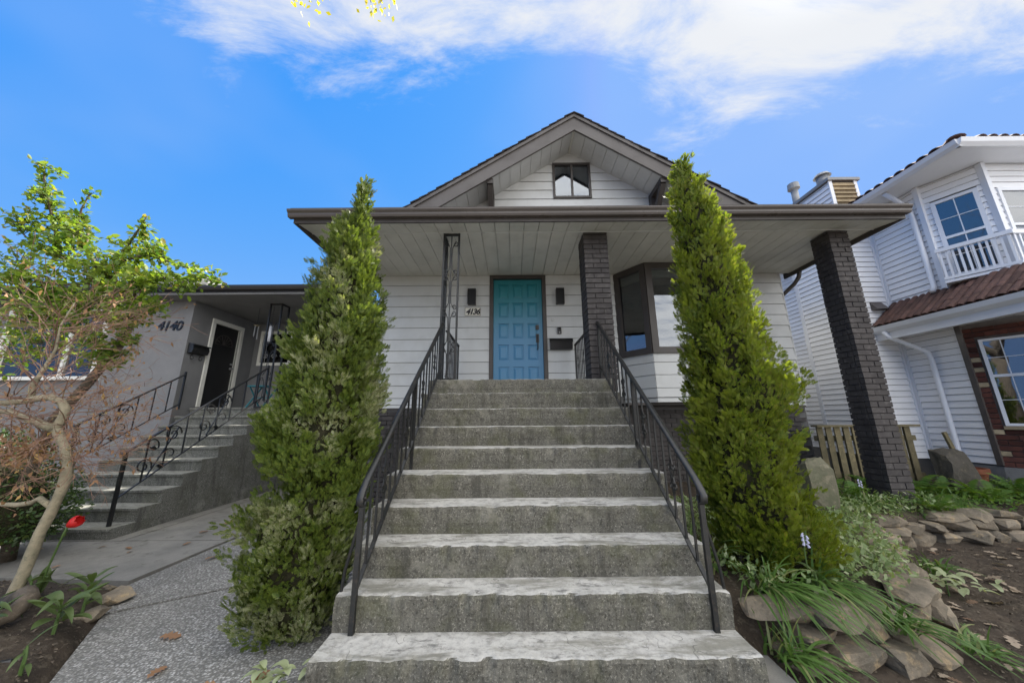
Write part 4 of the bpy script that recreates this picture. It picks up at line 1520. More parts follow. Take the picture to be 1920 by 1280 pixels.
for s in (-1, 1):
    part('leg', MB().bar((-5.35 + s * .17, 6.92, 1.615), (-5.35 + s * .17, 7.28, 2.05), .02, .02), 'teal', fc)
    part('leg', MB().bar((-5.35 + s * .15, 7.28, 1.615), (-5.35 + s * .15, 6.92, 2.06), .02, .02), 'teal', fc)
part('seat', MB().box(-5.54, -5.16, 6.90, 7.28, 2.05, 2.075), 'teal', fc)
part('crossbar', MB().bar((-5.52, 7.1, 1.83), (-5.18, 7.1, 1.83), .018, .018), 'teal', fc)

# the far house whose roof shows over the eave
fh = thing('far_house', 'far house with pale grey shingle roof behind the leafy tree', 'house', (-14, 12, 0))
part('wall', MB().box(-18, -11.0, 10.4, 17, 0, 4.6), 'stucco', fh)
mb = MB()
mb.add([(-18.5, 9.9, 4.5), (-10.4, 9.9, 4.5), (-10.4, 17.5, 4.5), (-18.5, 17.5, 4.5), (-15.5, 13.7, 7.6), (-13.4, 13.7, 7.6)],
       [(0, 1, 5, 4), (1, 2, 5), (2, 3, 4, 5), (3, 0, 4), (0, 3, 2, 1)])
rr = part('roof', mb, 'greyshingle', fh)
for k in range(16):
    t0, t1 = k / 16, (k + 1.12) / 16
    L = lambda a, b, t: tuple(a[i] + (b[i] - a[i]) * t for i in range(3))
    a0, a1 = L((-18.5, 9.9, 4.5), (-15.5, 13.7, 7.6), t0), L((-10.4, 9.9, 4.5), (-13.4, 13.7, 7.6), t0)
    b0, b1 = L((-18.5, 9.9, 4.5), (-15.5, 13.7, 7.6), min(t1, 1)), L((-10.4, 9.9, 4.5), (-13.4, 13.7, 7.6), min(t1, 1))
    up = lambda p, h: (p[0], p[1] - h * .6, p[2] + h * .78)
    mb = MB().hexa([up(a0, .004), up(a1, .004), up(b1, .002), up(b0, .002), up(a0, .03), up(a1, .03), up(b1, .008), up(b0, .008)])
    part('shingle_course', mb, 'greyshingle', rr)
part('window', MB().box(-16, -14.5, 10.34, 10.42, 2.2, 3.6), 'black', fh)

#@@RIGHTHOUSE
# ================================================================== the white vinyl house on the right
XW = 7.0
vh = thing('vinyl_house', 'tall white vinyl sided house with tile roof and tall chimney chase', 'house', (9, 8, 0))
D0 = Vector((7.0, 4.98, 0))
DU = Vector((.486, -.874, 0))
DN = Vector((-.874, -.486, 0))
DL = 0.655
P1 = D0 + DU * DL
CB = (6.45, 7.0, 5.80, 7.0)       # chimney chase x0 x1 y0 y1
core = MB()
core.prism([(7.02, 5.0), (P1.x + .02, P1.y + .03), (13, P1.y + .03), (13, 14), (7.02, 14)], 'z', 0.1, 5.2)
part('core_wall', core, 'gap', vh)
chase = part('chimney_chase', MB().box(CB[0] + .01, CB[1] + .02, CB[2] + .01, CB[3] - .01, 0.1, 6.02), 'gap', vh)


def vsid(p0, u, n, L, z0, z1, parent, gaps=(), first=0.1016):
    z = z0
    while z < z1 - 0.01:
        ze = min(z + first, z1)
        spans = [(0.0, L)]
        for (a, b, g0, g1) in gaps:
            if ze > g0 + .002 and z < g1 - .002:
                ns = []
                for (c, d) in spans:
                    if b <= c or a >= d:
                        ns.append((c, d))
                    else:
                        if a > c + .01:
                            ns.append((c, a))
                        if b < d - .01:
                            ns.append((b, d))
                spans = ns
        for (a, b) in spans:
            mb = MB()
            board_face(mb, p0, u, n, a, b, z + .007, ze + .001, .017, .003)
            part('siding_board', mb, 'vinyl', parent)
        z = ze


vw = part('side_wall', MB().box(7.006, 7.018, 5.0, 13, .6, 5.18), 'gap', vh)
vsid((7.0, 5.80, 0), (0, -1, 0), (-1, 0, 0), .82, .66, 5.18, vw)                       # house wall before the chase
vsid((7.0, 11.0, 0), (0, -1, 0), (-1, 0, 0), 4.0, .66, 5.18, vw)                       # house wall behind the chase
vsid((CB[0], CB[3], 0), (0, -1, 0), (-1, 0, 0), CB[3] - CB[2], .66, 5.98, chase)       # chase, flank
vsid((CB[0], CB[2], 0), (1, 0, 0), (0, -1, 0), CB[1] - CB[0], .66, 5.40, chase)        # chase, front
for k in range(6):
    z = 5.42 + k * .092
    mb = MB()
    board_face(mb, (CB[0] + .05, CB[2], 0), (1, 0, 0), (0, -1, 0), 0, CB[1] - CB[0] - .1, z, z + .086, .03, .004)
    part('wood_slat', mb, 'tanwood', chase)
part('chase_trim', MB().box(CB[0] - .02, CB[0] + .05, CB[2] - .02, CB[2] + .0, .66, 6.0), 'vinyltrim', chase)
part('chase_trim', MB().box(CB[1] - .06, CB[1] + .0, CB[2] - .022, CB[2] + .0, .66, 6.0), 'vinyltrim', chase)
part('chase_trim', MB().box(CB[0] - .02, CB[0] - .0, CB[3] - .05, CB[3] + .03, .66, 6.0), 'vinyltrim', chase)
part('chase_cap', MB().box(CB[0] - .05, CB[1] + .05, CB[2] - .05, CB[3] + .05, 6.0, 6.06), 'metal', chase)
fl = thing('flue_pipe', 'short wide metal flue on the chimney chase cap', 'flue', (6.62, 6.05, 6.06), 'chimney flues')
part('pipe', MB().tube([(6.62, 6.05, 6.06), (6.62, 6.05, 6.30)], .11, 16), 'metal', fl, smooth=True)
part('rain_cap', MB().tube([(6.62, 6.05, 6.30), (6.62, 6.05, 6.36)], [.15, .11], 16), 'metal', fl)
fl = thing('flue_pipe', 'slim metal flue with a collar at the rear of the chimney chase', 'flue', (6.8, 6.90, 6.06), 'chimney flues')
part('pipe', MB().tube([(6.8, 6.90, 6.06), (6.8, 6.90, 6.62)], .07, 14), 'metal', fl, smooth=True)
part('rain_cap', MB().tube([(6.8, 6.90, 6.62), (6.8, 6.90, 6.66), (6.8, 6.90, 6.80)], [.07, .12, .11], 14), 'metal', fl)
vv = part('flap_vent', MB().prism([(5.786, 3.40), (5.786, 3.24), (5.68, 3.25)], 'x', 6.62, 6.84), 'gutter', chase)

# upper chamfer with its window and front
u_wall = part('upper_bay', MB().hexa([tuple(D0 + DN * -.004)[:2] + (3.2,), tuple(P1 + DN * -.004)[:2] + (3.2,), tuple(P1 - DN * .05)[:2] + (3.2,), tuple(D0 - DN * .05)[:2] + (3.2,),
                                      tuple(D0 + DN * -.004)[:2] + (5.18,), tuple(P1 + DN * -.004)[:2] + (5.18,), tuple(P1 - DN * .05)[:2] + (5.18,), tuple(D0 - DN * .05)[:2] + (5.18,)]), 'gap', vh)
vsid(D0, DU, DN, DL, 3.22, 5.18, u_wall, gaps=((.10, .57, 3.50, 4.82),))
vsid((P1.x, P1.y, 0), (1, 0, 0), (0, -1, 0), 3.0, 3.22, 5.18, u_wall, gaps=((.10, 1.6, 3.50, 4.74),))


def dbox(mb, p0, u, n, l0, l1, t0, t1, z0, z1):
    q = lambda l, t, z: tuple((p0 + u * l + n * t)[:2]) + (z,)
    return mb.hexa([q(l0, t1, z0), q(l1, t1, z0), q(l1, t0, z0), q(l0, t0, z0), q(l0, t1, z1), q(l1, t1, z1), q(l1, t0, z1), q(l0, t0, z1)])


for (p0, u, n, l0, l1, z0, z1) in ((D0, DU, DN, .10, .57, 3.50, 4.82), (P1, Vector((1, 0, 0)), Vector((0, -1, 0)), .10, 1.6, 3.50, 4.74)):
    f = MB()
    e = .05
    for a in ((l0, l0 + e, z0, z1), (l1 - e, l1, z0, z1), (l0 + e, l1 - e, z0, z0 + e), (l0 + e, l1 - e, z1 - e, z1), (l0 + e, l1 - e, (z0 + z1) / 2 - .02, (z0 + z1) / 2 + .02)):
        dbox(f, p0, u, n, a[0], a[1], -.03, .03, a[2], a[3])
    w = part('window', f, 'vinyltrim', vh)
    zm = (z0 + z1) / 2
    for (a, b) in ((z0 + e, zm - .02), (zm + .02, z1 - e)):
        g = dbox(MB(), p0, u, n, l0 + e, l1 - e, .006, .012, a, b)
        part('pane', g, 'bayglass', w)
        m_ = MB()
        dbox(m_, p0, u, n, (l0 + l1) / 2 - .006, (l0 + l1) / 2 + .006, .0125, .02, a, b)
        dbox(m_, p0, u, n, l0 + e, l1 - e, .0125, .019, (a + b) / 2 - .005, (a + b) / 2 + .005)
        part('muntin', m_, 'vinyltrim', w)
# corner trims
for p, z0, z1 in ((D0, 3.2, 5.18), (P1, 3.2, 5.18)):
    m_ = MB().box(p.x - .035, p.x + .03, p.y - .04, p.y + .03, z0, z1)
    part('corner_trim', m_, 'vinyltrim', vh)
part('corner_trim', MB().box(6.975, 7.0, 5.74, 5.80, .66, 5.18), 'vinyltrim', vh)
# white balustrade under the upper windows
bl = part('window_balustrade', dbox(MB(), D0, DU, DN, .02, .72, .16, .22, 3.90, 3.96), 'vinyltrim', vh)
part('rail', dbox(MB(), D0, DU, DN, .03, .72, .17, .21, 3.44, 3.48), 'vinyltrim', bl)
PB = D0 + DU * .69 + DN * .19
for (z0, z1, w_) in ((3.90, 3.96, .03), (3.44, 3.48, .02)):
    part('rail', MB().box(PB.x + .02, PB.x + 3, PB.y - w_, PB.y + w_, z0, z1), 'vinyltrim', bl)
k = 0
l = .06
while l < .70:
    part('picket', dbox(MB(), D0, DU, DN, l - .012, l + .012, .178, .202, 3.48, 3.90), 'vinyltrim', bl)
    l += .062
for k in range(12):
    x = PB.x + .06 + k * .075
    part('picket', MB().box(x - .012, x + .012, PB.y - .012, PB.y + .012, 3.48, 3.90), 'vinyltrim', bl)
part('floor_board', dbox(MB(), D0, DU, DN, .03, .75, .0, .22, 3.38, 3.42), 'vinyltrim', bl)

# upper eave
EX, EY, EZ = 6.55, 4.05, 5.19
part('soffit', MB().box(EX + .05, 13, EY + .05, 14, EZ, EZ + .02), 'vinyltrim', vh)
sb = MB()
part('gutter', MB().prism([(EX + .048, EZ + .115), (EX + .048, EZ - .0), (EX + .01, EZ - .0), (EX - .03, EZ + .05), (EX - .045, EZ + .115), (EX - .03, EZ + .115)], 'y', EY, 5.79), 'vinyltrim', vh)
part('gutter', MB().prism([(EY + .048, EZ + .115), (EY + .048, EZ), (EY + .01, EZ), (EY - .03, EZ + .05), (EY - .045, EZ + .115), (EY - .03, EZ + .115)], 'x', EX, 13), 'vinyltrim', vh)
rfz = EZ + .10
RS = .36
rt = part('roof', MB().add([(EX, EY, rfz), (13, EY, rfz), (13, EY + 3, rfz + 3 * RS), (EX + 3, EY + 3, rfz + 3 * RS), (EX + 3, 14, rfz + 3 * RS), (EX, 14, rfz), (13, 14, rfz)],
                           [(0, 1, 2, 3), (0, 3, 4, 5), (0, 5, 6, 1), (2, 6, 4, 3), (1, 6, 2), (4, 6, 5)]), 'tile', vh)


def tile_mesh(w, L, h):
    mb = MB()
    n = 6
    for (yy, zo) in ((0, 0.0), (L, -0.0)):
        for k in range(n + 1):
            a = math.pi * k / n
            mb.v.append((-w / 2 * math.cos(a), yy, h * math.sin(a) + zo))
        for k in range(n + 1):
            a = math.pi * (n - k) / n
            mb.v.append((-(w / 2 - .012) * math.cos(a), yy, (h - .012) * math.sin(a) + zo))
    m_ = 2 * (n + 1)
    for k in range(m_):
        a, b = k, (k + 1) % m_
        mb.f.append((a, b, b + m_, a + m_))
    mb.f.append(tuple(reversed(range(m_))))
    mb.f.append(tuple(range(m_, 2 * m_)))
    me = bpy.data.meshes.new('roof_tile')
    me.from_pydata(mb.v, [], mb.f)
    finish_mesh(me)
    me.materials.append(M['tile'])
    return me


TM = tile_mesh(.155, .34, .055)
ang = math.atan(RS)
for c in range(3):
    for k in range(11):
        yy = EY + .25 + k * .16
        d = c * .29
        if yy < EY + d + .02:
            continue
        put('roof_tile', TM, 'tile', rt, (EX - .02 + d, yy, rfz + .012 + d * RS + .010), (0 + ang, 0, R(-90)), None)
for k in range(14):
    xx = EX + .35 + k * .16
    put('roof_tile', TM, 'tile', rt, (xx, EY - .02, rfz + .018), (ang, 0, 0), None)
for k in range(4):
    a = k * .30
    put('ridge_tile', TM, 'tile', rt, (EX + .02 + a * .707, EY + .02 + a * .707, rfz + .04 + a * .707 * RS), (math.atan(RS * .707), 0, R(-45)), (1.25, 1, 1.2))

# lower roof, gutter and wall
LX = 6.55
part('gutter', MB().prism([(LX + .06, 2.90), (LX + .06, 2.78), (LX + .02, 2.78), (LX - .03, 2.83), (LX - .05, 2.90), (LX - .035, 2.90)], 'y', 2.2, 5.785), 'vinyltrim', vh)
part('lower_soffit', MB().box(LX + .061, 7.02, 2.6, 5.78, 2.72, 2.75).box(7.02, 13, 2.6, P1.y, 2.72, 2.75), 'vinyltrim', vh)
part('lower_fascia', MB().box(LX + .03, LX + .0605, 2.2, 5.785, 2.66, 2.779), 'vinyltrim', vh)
ls2 = (3.30 - 2.90) / (7.0 - LX)
lr = part('lower_roof', MB().hexa([(LX, 2.2, 2.89), (7.1, 2.2, 2.89 + .55 * ls2), (7.1, 5.78, 2.89 + .55 * ls2), (LX, 5.78, 2.89),
                                   (LX, 2.2, 2.905), (7.1, 2.2, 2.905 + .55 * ls2), (7.1, 5.78, 2.905 + .55 * ls2), (LX, 5.78, 2.905)]), 'tile', vh)
TL = tile_mesh(.105, .24, .034)
la = math.atan(ls2)
for c in range(3):
    for k in range(29):
        yy = 5.72 - k * .105
        put('roof_tile', TL, 'tile', lr, (LX - .03 + c * .17 + jit(.006), yy + jit(.004), 2.905 + c * .17 * ls2 + .010), (la, jit(.03), R(-90)), None)
# brick chamfer
bf = part('brick_bay', dbox(MB(), D0, DU, DN, 0, 1.2, -.2, -.012, .62, 2.72), 'redmortar', vh)
bm_ = brick_mesh(.195, .05, .065)
bm_.materials.append(M['redbrick'])
bh = brick_mesh(.092, .05, .065)
bh.materials.append(M['redbrick'])
bb = brick_mesh(.092, .05, .065)
bb.materials.append(M['buffbrick'])
rz = math.atan2(DU.y, DU.x)
WB = (.125, .85, 1.21, 2.47)
z = .64
c = 0
while z < 2.66:
    inw = z + .065 > WB[2] - .04 and z < WB[3] + .01
    l = 0.0
    if inw:
        q = D0 + DU * .05 + DN * (-.014 + jit(.003))
        put('brick', bb if random.random() < .22 else bh, None, bf, (q.x, q.y, z), (0, 0, rz))
    else:
        l = (.0 if c % 2 else -.1)
        while l < 1.1:
            m_ = bm_
            ll = l + .1
            if l < 0:
                m_, ll = bh, .05
            q = D0 + DU * ll + DN * (-.014 + jit(.003))
            put('brick', bb if (m_ is bh and random.random() < .3) else m_, None, bf, (q.x, q.y, z), (0, 0, rz))
            l += .2
    z += .075
    c += 1
f = MB()
l0, l1, z0, z1 = WB
zm = 1.92
e = .035
for a in ((l0, l0 + e, z0, z1), (l1 - e, l1, z0, z1), (l0 + e, l1 - e, z0, z0 + e), (l0 + e, l1 - e, z1 - e, z1), (l0 + e, l1 - e, zm - .02, zm + .02)):
    dbox(f, D0, DU, DN, a[0], a[1], -.03, .02, a[2], a[3])
w = part('window', f, 'vinyltrim', bf)
for (a, b) in ((z0 + e, zm - .02), (zm + .02, z1 - e)):
    part('pane', dbox(MB(), D0, DU, DN, l0 + e, l1 - e, -.0105, -.004, a, b), 'gableglass', w)
    m_ = MB()
    dbox(m_, D0, DU, DN, l0 + .18, l0 + .19, -.0035, .006, a, b)
    dbox(m_, D0, DU, DN, l0 + e, l1 - e, -.0035, .005, (a + b) / 2 - .004, (a + b) / 2 + .004)
    part('muntin', m_, 'vinyltrim', w)
part('sill', dbox(MB(), D0, DU, DN, l0 - .02, l1 + .05, -.01, .04, z0 - .05, z0 - .003), 'buffbrick', w)
part('corner_trim', MB().box(6.972, 7.01, 4.965, 5.03, .66, 2.72), 'gutter', vh)
part('foundation', MB().prism([(6.99, 11), (6.99, 4.98), (P1.x + .3, P1.y - .6), (8.5, 3.6), (12, 3.6), (12, 11)], 'z', 0.0, .64), 'concbase', vh)
part('chase_footing', MB().box(CB[0] + .01, CB[1], CB[2] + .01, CB[3], 0, .655), 'concbase', vh)
mb = MB().tube([(LX - .0, 5.62, 2.80), (LX + .02, 5.60, 2.70), (6.80, 5.46, 2.50), (6.93, 5.40, 2.38), (6.945, 5.39, 2.25), (6.945, 5.39, .72), (6.90, 5.36, .62)], .034, 8)
part('downpipe', mb, 'vinyltrim', vh, smooth=True)
mb = MB().tube([(6.60, 5.10, 5.18), (6.78, 5.09, 5.02), (6.93, 5.085, 4.85), (6.945, 5.085, 4.7), (6.945, 5.085, 3.42), (6.88, 5.07, 3.33)], .036, 8)
part('downpipe', mb, 'vinyltrim', vh, smooth=True)

#@@GARDENHARD
# ================================================================== fence, pot, rocks, stone wall


def fence():
    t = thing('picket_fence', 'low weathered wooden picket fence between the two houses', 'fence', (5.7, 5.4, .3))
    part('cap_rail', MB().box(4.78, 6.40, 5.34, 5.46, 1.195, 1.225), 'oldwood', t)
    part('back_rail', MB().box(4.80, 6.38, 5.425, 5.465, .98, 1.06), 'oldwood', t)
    part('back_rail', MB().box(4.80, 6.38, 5.425, 5.465, .42, .50), 'oldwood', t)
    x = 4.85
    while x < 6.36:
        part('picket', MB().box(x - .045, x + .045, 5.385 + jit(.004), 5.405, .24 + jit(.02), 1.193), 'oldwood', t)
        part('picket', MB().box(x + .03, x + .105, 5.43 + .036, 5.43 + .056, .24, 1.193), 'oldwood', t)
        x += .138


fence()
pot = thing('flower_pot', 'terracotta pot holding a wooden stake beside the white siding', 'flower pot', (6.52, 5.05, .30))
mb = MB()
pr = [(.0, .0), (.15, 0), (.19, .26), (.215, .26), (.215, .33), (.19, .33), (.18, .28), (0, .27)]
n = 20
for (r_, z_) in pr:
    for k in range(n):
        a = 2 * math.pi * k / n
        mb.v.append((6.52 + r_ * math.cos(a), 5.05 + r_ * math.sin(a), .30 + z_))
for i in range(len(pr) - 1):
    for k in range(n):
        a, b = i * n + k, i * n + (k + 1) % n
        mb.f.append((a, b, b + n, a + n))
part('pot', mb, 'terracotta', pot, smooth=False)
part('stake', MB().bar((6.52, 5.05, .50), (6.42, 5.09, 1.12), .05, .03), 'oldwood', pot)


def rock(name, c, size, seed, mat, parent=None, sub=3, rough=.28, rot=0.0, top_flat=0.0, tilt=(0, 0)):
    """a broken stone: hull of scattered corner points, its faces split and roughened"""
    import bmesh
    rg_ = random.Random(seed)
    bm = bmesh.new()
    for k in range(30):
        p = Vector((rg_.uniform(-1, 1), rg_.uniform(-1, 1), rg_.uniform(-1, 1)))
        mx_ = max(abs(p.x), abs(p.y), abs(p.z))
        p = p / (mx_ ** .92 * (1 + .16 * (abs(p.x * p.y) + abs(p.y * p.z) + abs(p.x * p.z)))) * rg_.uniform(.86, 1.02)
        bm.verts.new((p.x * .5, p.y * .5, p.z * .5))
    r_ = bmesh.ops.convex_hull(bm, input=bm.verts)
    bmesh.ops.delete(bm, geom=list({g for g in list(r_['geom_interior']) + list(r_['geom_unused']) if isinstance(g, bmesh.types.BMVert)}), context='VERTS')
    bmesh.ops.dissolve_limit(bm, angle_limit=R(14), verts=bm.verts, edges=bm.edges)
    bmesh.ops.triangulate(bm, faces=bm.faces)
    bmesh.ops.subdivide_edges(bm, edges=bm.edges[:], cuts=2 if sub < 5 else 4, use_grid_fill=True)
    for v in bm.verts:
        q = v.co * 3.1 + Vector((seed, seed * 1.3, seed * .7))
        d = mnoise.fractal(q, .8, 2.1, 4) * .05
        v.co = Vector((v.co.x * size[0], v.co.y * size[1], v.co.z * size[2])) * (1 + d) + v.normal * (d * .25 * min(size))
    me = bpy.data.meshes.new(name)
    bm.to_mesh(me)
    bm.free()
    me.update()
    o = put(name, me, mat, parent, c, (tilt[0], tilt[1], rot))
    return o


sr = rock('standing_stone', (3.42, 3.95, .56), (.42, .24, .80), 4.2, 'mossrock', sub=5, rough=.30, tilt=(-.05, -.12))
for v in sr.data.vertices:
    if v.co.z > 0:
        v.co.x = v.co.x * (1 - .42 * min(1, v.co.z / .4)) + .03 * v.co.z
tag(sr, 'tall pale mossy stone standing left of the black brick pillar', 'rock', 'standing garden stones')
sr = rock('standing_stone', (5.97, 4.70, .56), (.58, .3, .88), 9.1, 'darkrock', sub=5, rough=.24, tilt=(-.04, .02))
for v in sr.data.vertices:
    if v.co.z > 0:
        v.co.x *= (1 - .28 * min(1, v.co.z / .4))
tag(sr, 'broad dark brown stone standing in ferns by the white siding', 'rock', 'standing garden stones')

dw = thing('stone_wall', 'low dry stone garden wall curving right from the steps', 'wall', (2.5, 2.6, 0))


def along(s):
    """point and direction on the wall line at arc length s"""
    acc = 0
    for a, b in zip(WALL[:-1], WALL[1:]):
        L = math.dist(a, b)
        if s <= acc + L:
            t = (s - acc) / L
            return (a[0] + (b[0] - a[0]) * t, a[1] + (b[1] - a[1]) * t), math.atan2(b[1] - a[1], b[0] - a[0])
        acc += L
    return WALL[-1], 0


WLEN = sum(math.dist(a, b) for a, b in zip(WALL[:-1], WALL[1:]))
rs_ = random.Random(5)
for (course, zc, hh, dep, off) in ((0, .05, .125, .26, -.05), (1, .15, .115, .25, .0), (2, .240, .105, .27, .035)):
    s = .16 + .12 * course
    while s < min(WLEN, 6.0):
        L = rs_.uniform(.20, .36) * (1.2 if course == 2 else 1.0)
        (px, py), an = along(s + L / 2)
        nx, ny = -math.sin(an), math.cos(an)
        o_ = off + rs_.uniform(-.045, .045) + dep / 2 - .05
        zlow = .05 * max(0, min(1, (px - 2.5) / 2.5))
        if not (course == 2 and rs_.random() < .12):
            rock('stone', (px + nx * o_, py + ny * o_, zc + zlow + rs_.uniform(-.012, .012)), (L * 1.06, dep * rs_.uniform(.85, 1.25), hh * rs_.uniform(.9, 1.3)), s * 7 + course * 31, 'stone', dw,
                 sub=4, rough=.30, rot=an + rs_.uniform(-.12, .12), top_flat=.5, tilt=(rs_.uniform(-.12, .12), rs_.uniform(-.09, .09)))
        s += L * .98
for (x, y, z, sx, sy, sz, se) in ((1.58, 2.27, .262, .44, .22, .11, 3.3), (2.2, 3.05, .27, .26, .14, .07, 15.7)):
    rock('stone', (x, y, z), (sx * 1.1, sy * 1.15, sz * 1.2), se, 'stone', dw, sub=4, rough=.28, rot=se, top_flat=.6)
for (x, y, s_) in ((-3.15, 2.98, .28), (-3.42, 3.05, .32), (-3.02, 2.72, .2)):
    o = rock('edging_stone', (x, y, .03), (s_, s_ * .7, .10), x * 5, 'stone', None, sub=3, rough=.3, rot=y * 3, top_flat=.5)
    tag(o, {-3.15: 'flat grey edging stone between bed and aggregate path', -3.42: 'larger flat edging stone at the back of the left bed', -3.02: 'smallest edging stone at the corner of the aggregate slab'}[x], 'stone', 'edging stones of the left bed')

hz = thing('garden_hose', 'end of dull blue hose lying on the soil, lower left', 'hose', (-2.95, 1.95, .05))
part('hose', MB().tube([(-3.6, 1.75, .075), (-3.3, 1.9, .08), (-3.05, 2.02, .08), (-2.86, 2.14, .075)], .022, 8), 'hose', hz, smooth=True)
part('nozzle', MB().tube([(-2.86, 2.14, .075), (-2.80, 2.18, .075)], [.026, .02], 8), 'iron', hz)

#@@PLANTS
# ================================================================== plants


def scatter_template(tv, tf, pos, fwd, nrm, size):
    """copies of a template (x = forward, y = side, z = normal); returns verts, faces (quads/tris of one k)"""
    N = len(pos)
    fwd = fwd / np.linalg.norm(fwd, axis=1, keepdims=True)
    side = np.cross(nrm, fwd)
    side /= np.linalg.norm(side, axis=1, keepdims=True) + 1e-9
    nr = np.cross(fwd, side)
    tv = np.asarray(tv)
    V = (pos[:, None, :] + size[:, None, None] * (tv[None, :, 0:1] * fwd[:, None, :] + tv[None, :, 1:2] * side[:, None, :] + tv[None, :, 2:3] * nr[:, None, :]))
    F = np.asarray(tf)[None, :, :] + (np.arange(N) * len(tv))[:, None, None]
    return V.reshape(-1, 3), F.reshape(-1, len(tf[0]))


def spray_template():
    """flat fan of scale-leaved fingers, unit length, connected so it counts as one spray"""
    v = []
    f = []

    def finger(a, b, w, base):
        a, b = np.array(a), np.array(b)
        d = b - a
        s = np.array([-d[1], d[0], 0]) / (np.linalg.norm(d[:2]) + 1e-9) * w
        k = len(v)
        m = a * .45 + b * .55
        v.extend([a, m + s, b, m - s])
        f.append((k, k + 1, k + 2, k + 3))
    finger((0, 0, 0), (1, 0, .02), .060, None)
    for i, (t, L, an) in enumerate(((.12, .46, 42), (.12, .44, -44), (.30, .50, 38), (.32, .47, -38), (.50, .40, 34), (.52, .40, -33), (.70, .26, 30), (.72, .25, -30))):
        a = R(an)
        x0 = (t, 0, .02 * t)
        x1 = (t + L * math.cos(a), L * math.sin(a), .05 * (1 if i % 2 else -1))
        finger(x0, x1, .070, None)
        m = [x0[j] * .45 + x1[j] * .55 for j in range(3)]
        a2 = a + (R(26) if an > 0 else R(-26))
        finger(m, (m[0] + L * .42 * math.cos(a2), m[1] + L * .42 * math.sin(a2), m[2]), .052, None)
    v = np.array(v) * np.array([1, .66, 1])
    return v, f


SPV, SPF = spray_template()


